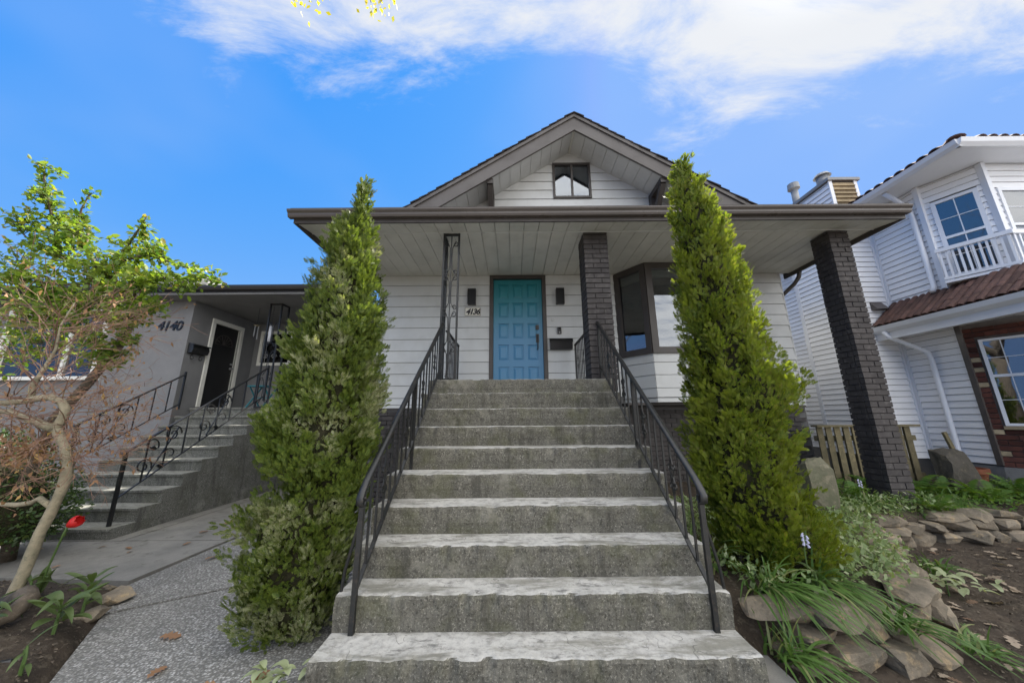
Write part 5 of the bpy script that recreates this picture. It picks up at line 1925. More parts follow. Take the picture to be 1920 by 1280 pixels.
def cypress(name, label, axis, prof, y_c, depth_k, n, mat, seed, lean=0.0, lobes=()):
    """columnar evergreen: prof rows are (z, x_left, x_right); depth follows the width"""
    rng = np.random.default_rng(seed)
    zs = np.array([p[0] for p in prof])
    xl = np.array([p[1] for p in prof])
    xr = np.array([p[2] for p in prof])
    t = thing(name, label, 'tree', (axis, y_c, max(zs[0], .0)), 'columnar evergreens flanking the steps')

    def surf(z, an):
        c = (np.interp(z, zs, xl) + np.interp(z, zs, xr)) / 2
        rx = np.maximum((np.interp(z, zs, xr) - np.interp(z, zs, xl)) / 2 - .030, .02) * .93
        ry = np.minimum(rx * depth_k, .34)
        return c, rx, ry
    # boughs: upright flat plumes, each carrying many small sprays, with hollows between them
    up = np.array([0, 0, 1.0])
    zz = np.linspace(zs[0], zs[-1], 400)
    w = np.interp(zz, zs, (xr - xl)) + .05
    cdf = np.cumsum(w)
    cdf /= cdf[-1]
    nb = 760
    m = n // nb
    zb = np.interp((np.arange(nb) + rng.random(nb)) / nb, cdf, zz)
    ab = rng.random(nb) * 2 * np.pi
    cb, rxb, ryb = surf(zb, ab)
    dirv = np.stack([np.cos(ab), np.sin(ab), np.zeros(nb)], 1)
    lump = wob(np.stack([np.cos(ab), np.sin(ab), zb * 1.6], 1), 3.1, seed)
    rb = rng.uniform(.72, .90, nb) + .10 * lump
    Lb = np.minimum(rng.uniform(.13, .26, nb), .10 + .45 * np.minimum(rxb, .4))
    base = np.stack([cb + rxb * rb * np.cos(ab), y_c + ryb * rb * np.sin(ab), zb - .35 * Lb], 1)
    axis_d = dirv * rng.uniform(.15, .75, nb)[:, None] + up + rng.normal(0, .16, (nb, 3))
    axis_d /= np.linalg.norm(axis_d, axis=1, keepdims=True)
    tang = np.stack([-np.sin(ab), np.cos(ab), np.zeros(nb)], 1)
    mixa = rng.uniform(-1.2, 1.2, nb)[:, None]
    lat = tang * np.cos(mixa) + dirv * np.sin(mixa)
    lat -= axis_d * (lat * axis_d).sum(1, keepdims=True)
    lat /= np.linalg.norm(lat, axis=1, keepdims=True)
    nrb = np.cross(axis_d, lat)
    tt = rng.random((nb, m)) ** .8
    sd = rng.normal(0, .36, (nb, m))
    wid = np.sin(np.pi * (.12 + .84 * tt))
    P = (base[:, None] + axis_d[:, None] * (tt * Lb[:, None])[..., None] + lat[:, None] * (sd * wid * .42 * Lb[:, None])[..., None]
         + nrb[:, None] * (rng.normal(0, .013, (nb, m)))[..., None]).reshape(-1, 3)
    fwd = (axis_d[:, None] + lat[:, None] * (sd * 1.3)[..., None] + rng.normal(0, .22, (nb, m, 3))).reshape(-1, 3)
    nrm = (nrb[:, None] + rng.normal(0, .38, (nb, m, 3))).reshape(-1, 3)
    size = rng.uniform(.038, .068, nb * m)
    # thin filling behind the plumes
    nf = n // 4
    zf = np.interp(rng.random(nf), cdf, zz)
    af = rng.random(nf) * 2 * np.pi
    cf, rxf, ryf = surf(zf, af)
    rf_ = rng.uniform(.58, .92, nf)
    Pf = np.stack([cf + rxf * rf_ * np.cos(af), y_c + ryf * rf_ * np.sin(af), zf], 1)
    P = np.concatenate([P, Pf])
    of_ = np.stack([np.cos(af), np.sin(af), np.zeros(nf)], 1)
    fwd = np.concatenate([fwd, of_ * .5 + up * .7 + rng.normal(0, .5, (nf, 3))])
    nrm = np.concatenate([nrm, of_ * .6 + rng.normal(0, .6, (nf, 3))])
    size = np.concatenate([size, rng.uniform(.04, .075, nf)])
    V, F = scatter_template(SPV, SPF, P, fwd, nrm, size)
    cr = big_mesh('crown', V, F, mat, t, (axis, y_c, 1.0))
    cr['kind'] = 'stuff'
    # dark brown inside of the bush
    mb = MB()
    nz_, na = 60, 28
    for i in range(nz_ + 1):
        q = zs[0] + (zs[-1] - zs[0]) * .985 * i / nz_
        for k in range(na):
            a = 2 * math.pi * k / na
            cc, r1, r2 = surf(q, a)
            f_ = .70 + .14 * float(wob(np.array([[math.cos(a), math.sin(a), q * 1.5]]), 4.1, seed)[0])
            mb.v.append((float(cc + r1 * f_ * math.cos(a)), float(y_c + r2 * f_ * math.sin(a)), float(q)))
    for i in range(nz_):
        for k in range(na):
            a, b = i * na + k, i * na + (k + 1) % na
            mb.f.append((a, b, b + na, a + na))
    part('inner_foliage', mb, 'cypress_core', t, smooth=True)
    part('trunk', MB().tube([(axis, y_c, zs[0] - .12), (axis, y_c, 1.2), (axis, y_c, zs[-1] * .8)], [.05, .035, .012], 8), 'bark_dark', t)
    return t


cypress('cypress', 'columnar evergreen left of the steps with pale patchy foliage', -1.45,
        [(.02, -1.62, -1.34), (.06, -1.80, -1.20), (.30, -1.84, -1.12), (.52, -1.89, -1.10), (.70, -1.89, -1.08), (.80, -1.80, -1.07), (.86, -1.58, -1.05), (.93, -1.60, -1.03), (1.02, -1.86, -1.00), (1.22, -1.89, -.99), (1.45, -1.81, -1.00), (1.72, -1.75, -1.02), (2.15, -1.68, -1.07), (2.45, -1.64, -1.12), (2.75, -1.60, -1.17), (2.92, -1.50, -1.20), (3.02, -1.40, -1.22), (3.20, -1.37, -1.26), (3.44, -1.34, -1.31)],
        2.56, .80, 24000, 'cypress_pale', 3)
cypress('cypress', 'columnar evergreen right of the steps with bright yellow-green edge', 1.75,
        [(.14, 1.72, 2.05), (.22, 1.62, 2.25), (.40, 1.56, 2.46), (.55, 1.55, 2.44), (.70, 1.53, 2.32), (.82, 1.48, 2.24), (1.07, 1.46, 2.24), (1.35, 1.48, 2.26), (1.53, 1.49, 2.46), (1.66, 1.49, 2.40), (1.78, 1.49, 2.20), (2.2, 1.49, 2.16), (2.5, 1.51, 2.10), (2.75, 1.53, 2.05), (3.20, 1.56, 1.96), (3.5, 1.59, 1.88), (3.68, 1.62, 1.80), (3.86, 1.70, 1.76)],
        2.80, .80, 24000, 'cypress', 8)

# ---- leaf shapes
LEAF4 = (np.array([[0, 0, 0], [.45, .28, .06], [1, 0, -.04], [.45, -.28, .06]]), [(0, 1, 2, 3)])
LEAF6 = (np.array([[0, 0, 0], [.28, .24, .05], [.68, .25, .03], [1, 0, -.07], [.68, -.25, .03], [.28, -.24, .05], [.5, 0, -.01]]),
         [(0, 1, 6, 5), (1, 2, 6, 6), (2, 3, 4, 6), (4, 5, 6, 6)])
LEAF6 = (LEAF6[0], [(0, 1, 6, 5), (6, 1, 2, 3), (6, 3, 4, 5)])


def branch_tree(rng, start, direction, length, radius, depth, mb, tips, bend=.25, split=(2, 3), shrink=.68, spread=.7, seg=5, upbias=.1, sides=6, minr=.002):
    p = Vector(start)
    d = Vector(direction).normalized()
    pts = [p.copy()]
    rs = [radius]
    for i in range(seg):
        d = (d + Vector((rng.uniform(-1, 1), rng.uniform(-1, 1), rng.uniform(-1, 1) + upbias)) * bend * .5).normalized()
        p = p + d * (length / seg)
        pts.append(p.copy())
        rs.append(max(minr, radius * (1 - .42 * (i + 1) / seg)))
        if depth <= 1:
            tips.append((p.copy(), d.copy()))
    mb.tube(pts, rs, sides if radius > .012 else (5 if radius > .006 else 3), cap=False)
    if depth > 0:
        for k in range(rng.randint(*split)):
            at = pts[-1] if k == 0 else pts[rng.randint(max(1, seg // 2), seg)]
            nd = (d + Vector((rng.uniform(-1, 1), rng.uniform(-1, 1), rng.uniform(-1, 1) + upbias)) * spread).normalized()
            branch_tree(rng, at, nd, length * shrink * rng.uniform(.8, 1.2), max(minr, rs[-1] * .75), depth - 1, mb, tips, bend, split, shrink, spread, max(3, seg - 1), upbias, sides, minr)


# ---- pale-barked bare maple at the far left
mp = thing('maple_tree', 'small pale barked maple with bare reddish twigs', 'tree', (-3.62, 2.72, .1))
TY = 2.75


def tp(x, z, y=TY):
    return (x, y, z)


trunk = MB()
trunk.tube([tp(-3.68, .03, 2.75), tp(-3.65, .16), tp(-3.625, .30), tp(-3.605, .44), tp(-3.59, .56), tp(-3.555, .68), tp(-3.53, .79), tp(-3.512, .88), tp(-3.508, .96), tp(-3.522, 1.05), tp(-3.555, 1.12), tp(-3.59, 1.19), tp(-3.645, 1.26), tp(-3.70, 1.33)],
           [.052, .040, .034, .035, .031, .033, .029, .033, .036, .028, .033, .028, .034, .032], 14)
trunk.tube([tp(-3.70, 1.31), tp(-3.685, 1.36), tp(-3.665, 1.42), tp(-3.67, 1.48), tp(-3.72, 1.535), tp(-3.82, 1.575), tp(-3.93, 1.565), tp(-4.05, 1.54), tp(-4.22, 1.53), tp(-4.4, 1.55)],
           [.036, .033, .032, .029, .028, .026, .027, .024, .022, .018], 10)
trunk.tube([tp(-3.70, 1.32), tp(-3.79, 1.345), tp(-3.88, 1.38), tp(-3.97, 1.41), tp(-4.12, 1.46), tp(-4.3, 1.47)], [.034, .031, .028, .027, .022, .018], 10)
trunk.tube([tp(-3.98, 1.55), tp(-3.995, 1.68), tp(-3.945, 1.82), tp(-3.90, 1.98), tp(-3.92, 2.19), tp(-3.86, 2.4)], [.022, .018, .014, .011, .008, .004], 8)
trunk.tube([tp(-3.56, .74), tp(-3.67, .80), tp(-3.72, .77), tp(-3.83, .755), tp(-3.96, .76), tp(-4.15, .77)], [.022, .02, .018, .018, .014, .01], 8)
part('trunk', trunk, 'bark_pale', mp, smooth=True)
limb = MB().tube([(-3.62, 2.70, .12), (-3.40, 2.62, .21), (-3.28, 2.55, .21), (-3.25, 2.46, .17), (-3.34, 2.38, .15), (-3.55, 2.3, .13), (-3.9, 2.2, .10)], [.05, .055, .05, .048, .045, .042, .04], 10)
part('low_limb', limb, 'bark_dark', mp, smooth=True)
rg = random.Random(21)
tw = MB()
tips = []
starts = []
for k in range(26):
    starts.append(((-3.72 - rg.random() * .6, TY, 1.55 + rg.uniform(-.02, .05)), (rg.uniform(-.6, 1), rg.uniform(-.5, .5), rg.uniform(-.5, 1.0)), .34))
for k in range(20):
    starts.append(((-3.74 - rg.random() * .5, TY, 1.37 + rg.uniform(-.02, .07)), (rg.uniform(-.8, .6), rg.uniform(-.5, .5), rg.uniform(-.7, .5)), .30))
for k in range(30):
    h = rg.random()
    starts.append(((-3.52 - .14 * h + rg.uniform(-.02, .02), TY, 1.0 + .45 * h), (rg.uniform(.1, .8), rg.uniform(-.4, .6), rg.uniform(-.5, .5)), .25))
for k in range(26):
    h = rg.random()
    starts.append(((-3.97 + .08 * h, TY, 1.62 + .7 * h), (rg.uniform(-.8, 1.0), rg.uniform(-.5, .5), rg.uniform(-.1, 1.0)), .36))
for (p, d, L) in starts:
    branch_tree(rg, p, d, L, .0052, 3, tw, tips, bend=.35, split=(2, 3), shrink=.68, spread=.75, seg=4, upbias=.03, minr=.0013)
o = part('twigs', tw, 'twig', mp, recalc=False)
o['kind'] = 'stuff'
tips_a = [t for t in tips]
sel = [t for t in tips_a if RNG.random() < .08]
P = np.array([t[0] for t in sel])
n = len(P)
V, F = scatter_template(LEAF4[0] * np.array([1, .7, 3]), LEAF4[1], P + RNG.normal(0, .01, (n, 3)), RNG.normal(0, .5, (n, 3)) + np.array([0, 0, -.9]), RNG.normal(0, 1, (n, 3)), RNG.uniform(.03, .06, n))
o = big_mesh('dry_leaves', V, F, 'dryleaf', mp, (-3.6, 2.75, 1.5))
o['kind'] = 'stuff'
# clump of orange dead foliage caught at the left
n = 260
P = np.stack([RNG.normal(-3.98, .13, n), RNG.normal(2.8, .1, n), RNG.normal(1.14, .07, n)], 1)
V, F = scatter_template(LEAF4[0], LEAF4[1], P, RNG.normal(0, 1, (n, 3)), RNG.normal(0, 1, (n, 3)), RNG.uniform(.03, .06, n))
o = big_mesh('dead_leaf_clump', V, F, 'dryleaf', mp, (-4.0, 2.8, 1.1))
o['kind'] = 'stuff'

# ---- leafy fruit tree over it
lt = thing('apple_tree', 'young leafy tree with fresh green leaves before the stucco house', 'tree', (-4.3, 3.5, .0))
rg = random.Random(4)
FY = 3.25
tr = MB()
tips = []
tr.tube([(-5.15, 3.75, -.05), (-5.0, 3.6, .8), (-4.62, 3.4, 1.4), (-4.25, 3.3, 1.75), (-3.98, FY, 2.12), (-3.90, FY, 2.42)], [.06, .05, .042, .038, .036, .033], 10)
tr.tube([(-3.90, FY, 2.42), (-3.96, FY, 2.55), (-4.08, FY, 2.72), (-4.25, FY, 2.86), (-4.45, FY, 3.0), (-4.62, FY, 3.2), (-4.66, FY, 3.45)], [.032, .03, .028, .026, .022, .016, .01], 8)
limbs = [((-3.90, FY, 2.42), (-3.72, FY, 2.50), .026), ((-3.74, FY, 2.48), (-3.66, FY, 2.62), .02)]
for a, b, r_ in limbs:
    tr.tube([a, b], [r_, r_ * .8], 7)
curves = [
    [(-4.25, FY, 2.86), (-4.05, 3.15, 3.0), (-3.72, 3.05, 3.02), (-3.35, 3.0, 2.90), (-3.0, 2.98, 2.76), (-2.75, 2.97, 2.66)],
    [(-4.35, FY, 2.93), (-4.15, 3.2, 3.12), (-3.92, 3.1, 3.32), (-3.80, 3.05, 3.46)],
    [(-4.08, FY, 2.72), (-3.90, 3.15, 2.78), (-3.72, 3.1, 2.80), (-3.55, 3.05, 2.72)],
    [(-4.66, FY, 3.2), (-4.72, 3.2, 3.4), (-4.66, 3.15, 3.62), (-4.58, 3.12, 3.78)],
    [(-4.5, FY, 3.0), (-4.75, 3.2, 3.05), (-5.05, 3.15, 3.2), (-5.3, 3.1, 3.45)],
    [(-4.2, FY, 2.8), (-4.5, 3.1, 2.72), (-4.85, 3.05, 2.75), (-5.2, 3.0, 2.85)],
    [(-3.98, FY, 2.2), (-3.86, 3.2, 2.20), (-3.76, 3.15, 2.14), (-3.68, 3.1, 2.08)],
    [(-4.05, FY, 2.0), (-4.3, 3.2, 2.2), (-4.6, 3.1, 2.35), (-4.9, 3.05, 2.5)],
    [(-3.94, FY, 2.5), (-3.84, 3.15, 2.66), (-3.74, 3.1, 2.72), (-3.66, 3.05, 2.58)],
    [(-4.0, FY, 2.3), (-4.25, 3.15, 2.45), (-4.45, 3.1, 2.55), (-4.7, 3.1, 2.60)],
    [(-4.1, FY, 1.9), (-3.9, 3.15, 1.95), (-3.7, 3.1, 1.9)],
    [(-5.0, 3.3, 3.3), (-5.05, 3.2, 3.6), (-5.1, 3.1, 3.95), (-5.08, 3.05, 4.15)],
]
anch = []
for c in curves:
    tr.tube(c, [.016 - .011 * i / (len(c) - 1) for i in range(len(c))], 6)
    for a, b in zip(c[:-1], c[1:]):
        a, b = Vector(a), Vector(b)
        m_ = max(2, int((b - a).length / .045))
        for k in range(m_):
            p = a.lerp(b, k / m_)
            anch.append((p, (b - a).normalized()))
            if rg.random() < .55:
                d = Vector((rg.uniform(-1, 1), rg.uniform(-.8, .8), rg.uniform(-.3, 1)))
                q = p + d.normalized() * rg.uniform(.05, .17)
                tr.tube([p, (p + q) / 2 + Vector((0, 0, .01)), q], [.004, .003, .002], 4, cap=False)
                for j in range(5):
                    anch.append((p.lerp(q, .3 + .7 * j / 4), d.normalized()))
part('trunk', tr, 'bark_dark', lt, smooth=True)
tr2 = MB()
pts = []
fw = []
for (p, d) in anch:
    for j in range(rg.randint(4, 6)):
        pts.append([p.x + rg.gauss(0, .022), p.y + rg.gauss(0, .025), p.z + rg.gauss(0, .022)])
        fw.append([d.x * .5 + rg.gauss(0, .7), d.y * .5 + rg.gauss(0, .7), d.z * .4 + rg.gauss(0.1, .55)])
# the leafy boughs: spur shoots clustered round the limbs
BLOBS = [(-5.05, 3.1, 2.95, .27), (-4.75, 3.1, 3.22, .20), (-4.60, 3.1, 3.30, .17), (-4.55, 3.1, 2.98, .26), (-4.75, 3.1, 2.66, .32), (-4.22, 3.1, 2.92, .2), (-3.98, 3.1, 2.97, .16),
         (-4.25, 3.1, 2.70, .24), (-3.95, 3.1, 2.66, .22), (-3.66, 3.05, 2.72, .17), (-3.78, 3.1, 2.36, .16), (-3.52, 3.05, 2.46, .13), (-3.42, 3.0, 2.74, .12), (-3.2, 3.0, 2.68, .11),
         (-4.35, 3.1, 2.36, .24), (-4.75, 3.1, 2.34, .28), (-5.05, 3.1, 2.55, .28), (-4.0, 3.1, 2.12, .15), (-4.5, 3.1, 2.10, .24),
         (-5.0, 3.1, 2.02, .26), (-5.15, 3.1, 3.45, .16), (-5.05, 3.1, 3.75, .12), (-4.15, 3.1, 2.5, .2)]
for (bx_, by_, bz_, br_) in BLOBS:
    for k in range(int(16 + 350 * br_)):
        d = Vector((rg.gauss(0, 1), rg.gauss(0, .8), rg.gauss(0, .9))).normalized() * br_ * rg.random() ** .45
        q = Vector((bx_, by_, bz_)) + d
        if k % 5 == 0:
            tr2.tube([Vector((bx_, by_, bz_)) + d * .15, q * .6 + Vector((bx_, by_, bz_)) * .4 + Vector((0, 0, .015)), q], [.004, .003, .0018], 3, cap=False)
        for j in range(2):
            pts.append([q.x + rg.gauss(0, .018), q.y + rg.gauss(0, .018), q.z + rg.gauss(0, .018)])
            fw.append([d.x * 2 + rg.gauss(0, .6), d.y * 2 + rg.gauss(0, .6), d.z * 2 + rg.gauss(.1, .5)])
part('shoots', tr2, 'bark_dark', lt, recalc=False)['kind'] = 'stuff'
P = np.array(pts)
FWD = np.array(fw)
n = len(P)
NR = RNG.normal(0, .55, (n, 3)) + np.array([.1, -.35, .8])
V, F = scatter_template(LEAF6[0], LEAF6[1], P, FWD, NR, RNG.uniform(.036, .074, n))
o = big_mesh('crown', V, F, 'appleleaf', lt, (-4.2, 3.2, 2.8))
o['kind'] = 'stuff'

# ---- dark hedge behind the maple
hg = thing('evergreen_shrub', 'dense dark evergreen shrub behind the pale maple trunk', 'shrub', (-5.6, 3.7, 0))
n = 9000
an = RNG.random(n) * 2 * np.pi
el = np.arccos(RNG.uniform(-.3, 1, n))
rad = RNG.uniform(.78, 1.05, n)
D = np.stack([np.sin(el) * np.cos(an), np.sin(el) * np.sin(an), np.cos(el)], 1)
rad *= 1 + .16 * wob(D, 4.0, 3)
P = np.array([-5.55, 3.65, .42]) + D * rad[:, None] * np.array([.92, .50, .82])
V, F = scatter_template(LEAF4[0], LEAF4[1], P, D + RNG.normal(0, .7, (n, 3)), RNG.normal(0, 1, (n, 3)) + D, RNG.uniform(.025, .05, n))
o = big_mesh('crown', V, F, 'hedge', hg, (-5.6, 3.7, .4))
o['kind'] = 'stuff'
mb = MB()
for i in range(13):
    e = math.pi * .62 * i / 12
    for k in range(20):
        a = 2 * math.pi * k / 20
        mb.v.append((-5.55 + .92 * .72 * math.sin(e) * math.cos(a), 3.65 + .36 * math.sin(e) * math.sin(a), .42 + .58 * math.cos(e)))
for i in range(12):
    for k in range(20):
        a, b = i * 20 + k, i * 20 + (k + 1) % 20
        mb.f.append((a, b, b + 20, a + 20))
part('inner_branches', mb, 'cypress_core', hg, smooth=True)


# ---- broad-leaved plants: each leaf a part
def broad_leaf(L, w, curl, fold):
    mb = MB()
    n = 6
    for i in range(n + 1):
        t = i / n
        ww = w * (math.sin(math.pi * min(1, t * .92 + .07)) ** .8)
        if i == n:
            ww = .001
        zc = L * (.55 * t - curl * t * t)
        xc = L * t * (1 - .15 * t)
        for s in (-1, 0, 1):
            mb.v.append((xc, s * ww, zc + abs(s) * fold * ww))
    for i in range(n):
        for j in range(2):
            a = i * 3 + j
            mb.f.append((a, a + 1, a + 4, a + 3))
    me = bpy.data.meshes.new('leaf')
    me.from_pydata(mb.v, [], mb.f)
    me.polygons.foreach_set('use_smooth', [True] * len(me.polygons))
    me.update()
    return me


LEAVES = [broad_leaf(.30, .034, .35, .5), broad_leaf(.26, .030, .75, .4), broad_leaf(.22, .028, .15, .5), broad_leaf(.28, .036, 1.0, .35)]
for m_ in LEAVES:
    m_.materials.append(M['broad'])


def leafy_plant(x, y, z, n, label, seed, size=1.0, stem=.10, cat='plant', group='broad leaved plants', name='broad_leaved_plant'):
    rg = random.Random(seed)
    t = thing(name, label, cat, (x, y, z), group)
    part('stem', MB().tube([(x, y, z - .03), (x + .005, y, z + stem * .6), (x, y, z + stem)], [.010, .008, .005], 6), 'stem', t)
    for k in range(n):
        a = k * 2.4 + rg.uniform(-.4, .4)
        h = z + stem * (.25 + .75 * k / max(1, n - 1))
        o = put('leaf', LEAVES[rg.randrange(4)], 'broad', t, (x, y, h), (rg.uniform(-.35, .35), rg.uniform(-.35, .45) - .3 * k / n, a), [size * rg.uniform(.6, 1.0), size * rg.uniform(.6, .9), size * rg.uniform(.6, 1.0)])
    return t


for i, (x, y, z, n, lab, sz) in enumerate((
        (-2.92, 2.44, .10, 11, 'largest drooping broad leaved plant beside the aggregate path', 1.0),
        (-3.16, 2.80, .10, 8, 'upright broad leaved plant under the tip of the dark limb', .8),
        (-3.28, 2.34, .10, 10, 'dark drooping broad leaved plant below the dark limb', 1.05),
        (-3.55, 2.75, .12, 7, 'small bright rosette at the foot of the pale maple', .7),
        (-3.02, 2.66, .08, 6, 'small broad leaved sprout nearest the edging stones', .75),
        (-2.66, 2.12, .06, 4, 'tiny upright green sprout at lower left corner', .5))):
    leafy_plant(x, y, z, n, lab, 40 + i, sz, .13)

tl = thing('tulip', 'single red tulip leaning beside the pale maple trunk', 'flower', (-3.56, 2.82, .12))
part('stem', MB().tube([(-3.56, 2.82, .08), (-3.52, 2.80, .3), (-3.45, 2.78, .52), (-3.415, 2.77, .61)], .0065, 6), 'stem', tl, smooth=True)
for k in range(2):
    put('leaf', LEAVES[2], 'broad', tl, (-3.56, 2.82, .12), (.1, -.75 - .2 * k, .3 + 2.2 * k), (.9, 1.1, .9))
mb = MB()
for i in range(5):
    t_ = i / 4
    for s in range(5):
        a = (s / 4 - .5) * 1.9
        r_ = .036 * (math.sin(.35 + t_ * 1.75)) * (1.0 if i < 4 else .85)
        mb.v.append((r_ * math.cos(a) * (1 if i < 4 else 1 - .0 * abs(s - 2)), r_ * math.sin(a), .085 * t_ - (.014 * abs(s - 2) if i == 4 else 0)))
for i in range(4):
    for s in range(4):
        a = i * 5 + s
        mb.f.append((a, a + 1, a + 6, a + 5))
pm = bpy.data.meshes.new('petal')
pm.from_pydata(mb.v, [], mb.f)
pm.polygons.foreach_set('use_smooth', [True] * len(pm.polygons))
pm.update()
pm.materials.append(M['tulip'])
for k in range(6):
    put('petal', pm, 'tulip', tl, (-3.415, 2.77, .60), (.12, .95, 0), (1.15, 1.15, 1.15)).rotation_euler = (Matrix.Rotation(R(62), 3, 'Y') @ Matrix.Rotation(k * math.pi / 3, 3, 'Z')).to_euler()


# ---- strap-leaved clumps
def strap_clump(x, y, z, n, L, lean, label, seed, mat='strap', group='strap leaved clumps in the right bed', spread=.05, w=.0065, droop=1.0):
    rng = np.random.default_rng(seed)
    t = thing('strap_leaf_clump', label, 'plant', (x, y, z), group)
    ns = 9
    an = rng.random(n) * 2 * np.pi
    Ls = L * rng.uniform(.6, 1.1, n)
    dirs = np.stack([np.cos(an), np.sin(an)], 1) * rng.uniform(.25, .9, n)[:, None] + np.array(lean)
    base = np.stack([x + rng.normal(0, spread, n), y + rng.normal(0, spread * .7, n), np.full(n, z)], 1)
    ts = np.linspace(0, 1, ns)
    mag = np.linalg.norm(dirs, axis=1)
    V = np.zeros((n, ns, 2, 3))
    hz_ = dirs / (mag[:, None] + 1e-6)
    reach = np.clip(mag, .2, 1.15)
    for i, tt in enumerate(ts):
        xy = base[:, :2] + hz_ * (Ls * reach * (tt * .35 + tt ** 1.7 * .65))[:, None]
        zz = base[:, 2] + Ls * (1.0 - .25 * reach) * (tt * .85 - droop * reach * .85 * tt ** 2.2)
        sd = np.stack([-hz_[:, 1], hz_[:, 0]], 1)
        ww = w * (1 - tt ** 3) * rng.uniform(.98, 1.02) + .0006
        V[:, i, 0, :2] = xy + sd * ww
        V[:, i, 1, :2] = xy - sd * ww
        V[:, i, 0, 2] = zz + .002
        V[:, i, 1, 2] = zz
    idx = np.arange(n * ns * 2).reshape(n, ns, 2)
    F = np.stack([idx[:, :-1, 0], idx[:, :-1, 1], idx[:, 1:, 1], idx[:, 1:, 0]], -1).reshape(-1, 4)
    o = big_mesh('leaves', V.reshape(-1, 3), F, mat, t, (x, y, z), smooth=True)
    o['kind'] = 'stuff'
    return t


for i, (x, y, z, n, L, lean, lab) in enumerate((
        (1.62, 2.42, .27, 85, .44, (.25, -.70), 'longest clump of strap leaves draping over the stones by the steps'),
        (2.02, 2.50, .27, 70, .42, (.12, -.75), 'strap leaf clump spilling over the wall under the right evergreen'),
        (1.50, 2.16, .08, 60, .34, (.35, -.35), 'strap leaf clump at the wall foot nearest the bottom step'),
        (2.26, 2.26, .16, 45, .32, (.25, -.6), 'strap leaf clump hanging from the wall front, middle of the low stones'),
        (2.72, 3.45, .30, 70, .30, (.25, -.2), 'bright grassy clump behind the pale top stones'),
        (3.3, 4.0, .32, 60, .32, (.2, -.3), 'tufted grassy clump between standing stone and wall'),
        (4.15, 4.15, .32, 60, .30, (.1, -.3), 'tufted clump at the foot of the black pillar'),
        (5.2, 4.25, .33, 70, .32, (.1, -.3), 'tufted clump behind the far end of the stone wall'),
        (1.40, 2.75, .26, 50, .55, (.1, -.1), 'tall upright strap leaves behind the right railing'),
        (3.55, 3.15, .08, 40, .28, (.1, .0), 'sparse clump in the dirt before the stone wall'),
        (2.62, 2.22, .06, 30, .26, (.4, -.2), 'short strap leaves at the wall foot by the dirt path'))):
    strap_clump(x, y, z, n, L, lean, lab, 60 + i)
leafy_plant(1.95, 2.42, .28, 8, 'bright broad leaved plant under the right evergreen', 71, .62, .12)
leafy_plant(2.55, 2.62, .30, 6, 'pale broad leaved sprout among the wall stones', 72, .5, .08)
for i, (x, y, h, lab) in enumerate(((1.92, 2.44, .36, 'pale bluebell in front of the right evergreen'), (4.0, 4.1, .40, 'pale bluebell before the black pillar'))):
    t = thing('bluebell', lab, 'flower', (x, y, .27), 'bluebells in the right bed')
    z = .27
    part('stem', MB().tube([(x, y, z - .02), (x + .01, y, z + h * .7 - .0), (x + .03, y - .01, z + h)], .004, 5), 'stem', t)
    for k in range(6):
        zz = z + h * (.78 + .036 * k)
        mb = MB().tube([(x + .02, y, zz), (x + .02 + .012 * (-1) ** k, y - .006, zz - .006), (x + .02 + .017 * (-1) ** k, y - .008, zz - .022)], [.002, .006, .009], 7, cap=False)
        part('bell', mb, 'bluebell', t)


# ---- ferns
def fern(x, y, z, n, L, label, seed):
    rng = random.Random(seed)
    t = thing('fern', label, 'fern', (x, y, z), 'ferns along the house walls')
    for k in range(n):
        a = k * 2.4 + rng.uniform(-.3, .3)
        l = L * rng.uniform(.7, 1.1)
        mb = MB()
        m_ = 13
        for i in range(m_):
            tt = i / (m_ - 1)
            r_ = l * (tt * .75)
            zc = l * (.75 * tt - .55 * tt * tt)
            c = Vector((r_, 0, zc))
            wl = l * .22 * math.sin(math.pi * (tt * .82 + .16)) + .006
            for s in (-1, 1):
                q = len(mb.v)
                mb.v += [(c.x, 0, c.z), (c.x + wl * .32, s * wl * .55, c.z + .006), (c.x + wl * .25, s * wl, c.z - wl * .12), (c.x - wl * .10, s * wl * .5, c.z - .002)]
                mb.f.append((q, q + 1, q + 2, q + 3))
        me = bpy.data.meshes.new('frond')
        me.from_pydata(mb.v, [], mb.f)
        me.update()
        put('frond', me, 'fern', t, (x, y, z), (rng.uniform(-.2, .2), rng.uniform(-.5, .15), a))


for i, (x, y, z, n, L, lab) in enumerate(((3.98, 4.35, .30, 11, .62, 'fern between the pale standing stone and the picket fence'),
                                          (5.35, 4.6, .32, 12, .55, 'fern beside the dark standing stone, towards the pillar'),
                                          (5.75, 4.35, .33, 12, .50, 'fern in front of the dark standing stone'),
                                          (6.45, 4.5, .34, 12, .50, 'fern right of the dark standing stone by the foundation'),
                                          (5.15, 5.0, .32, 9, .55, 'fern against the right end of the picket fence'),
                                          (6.9, 4.15, .33, 9, .5, 'fern at the right edge below the brick bay'),
                                          (4.75, 4.05, .32, 8, .35, 'small fern at the right foot of the black pillar'))):
    fern(x, y, z, n, L, lab, 90 + i)

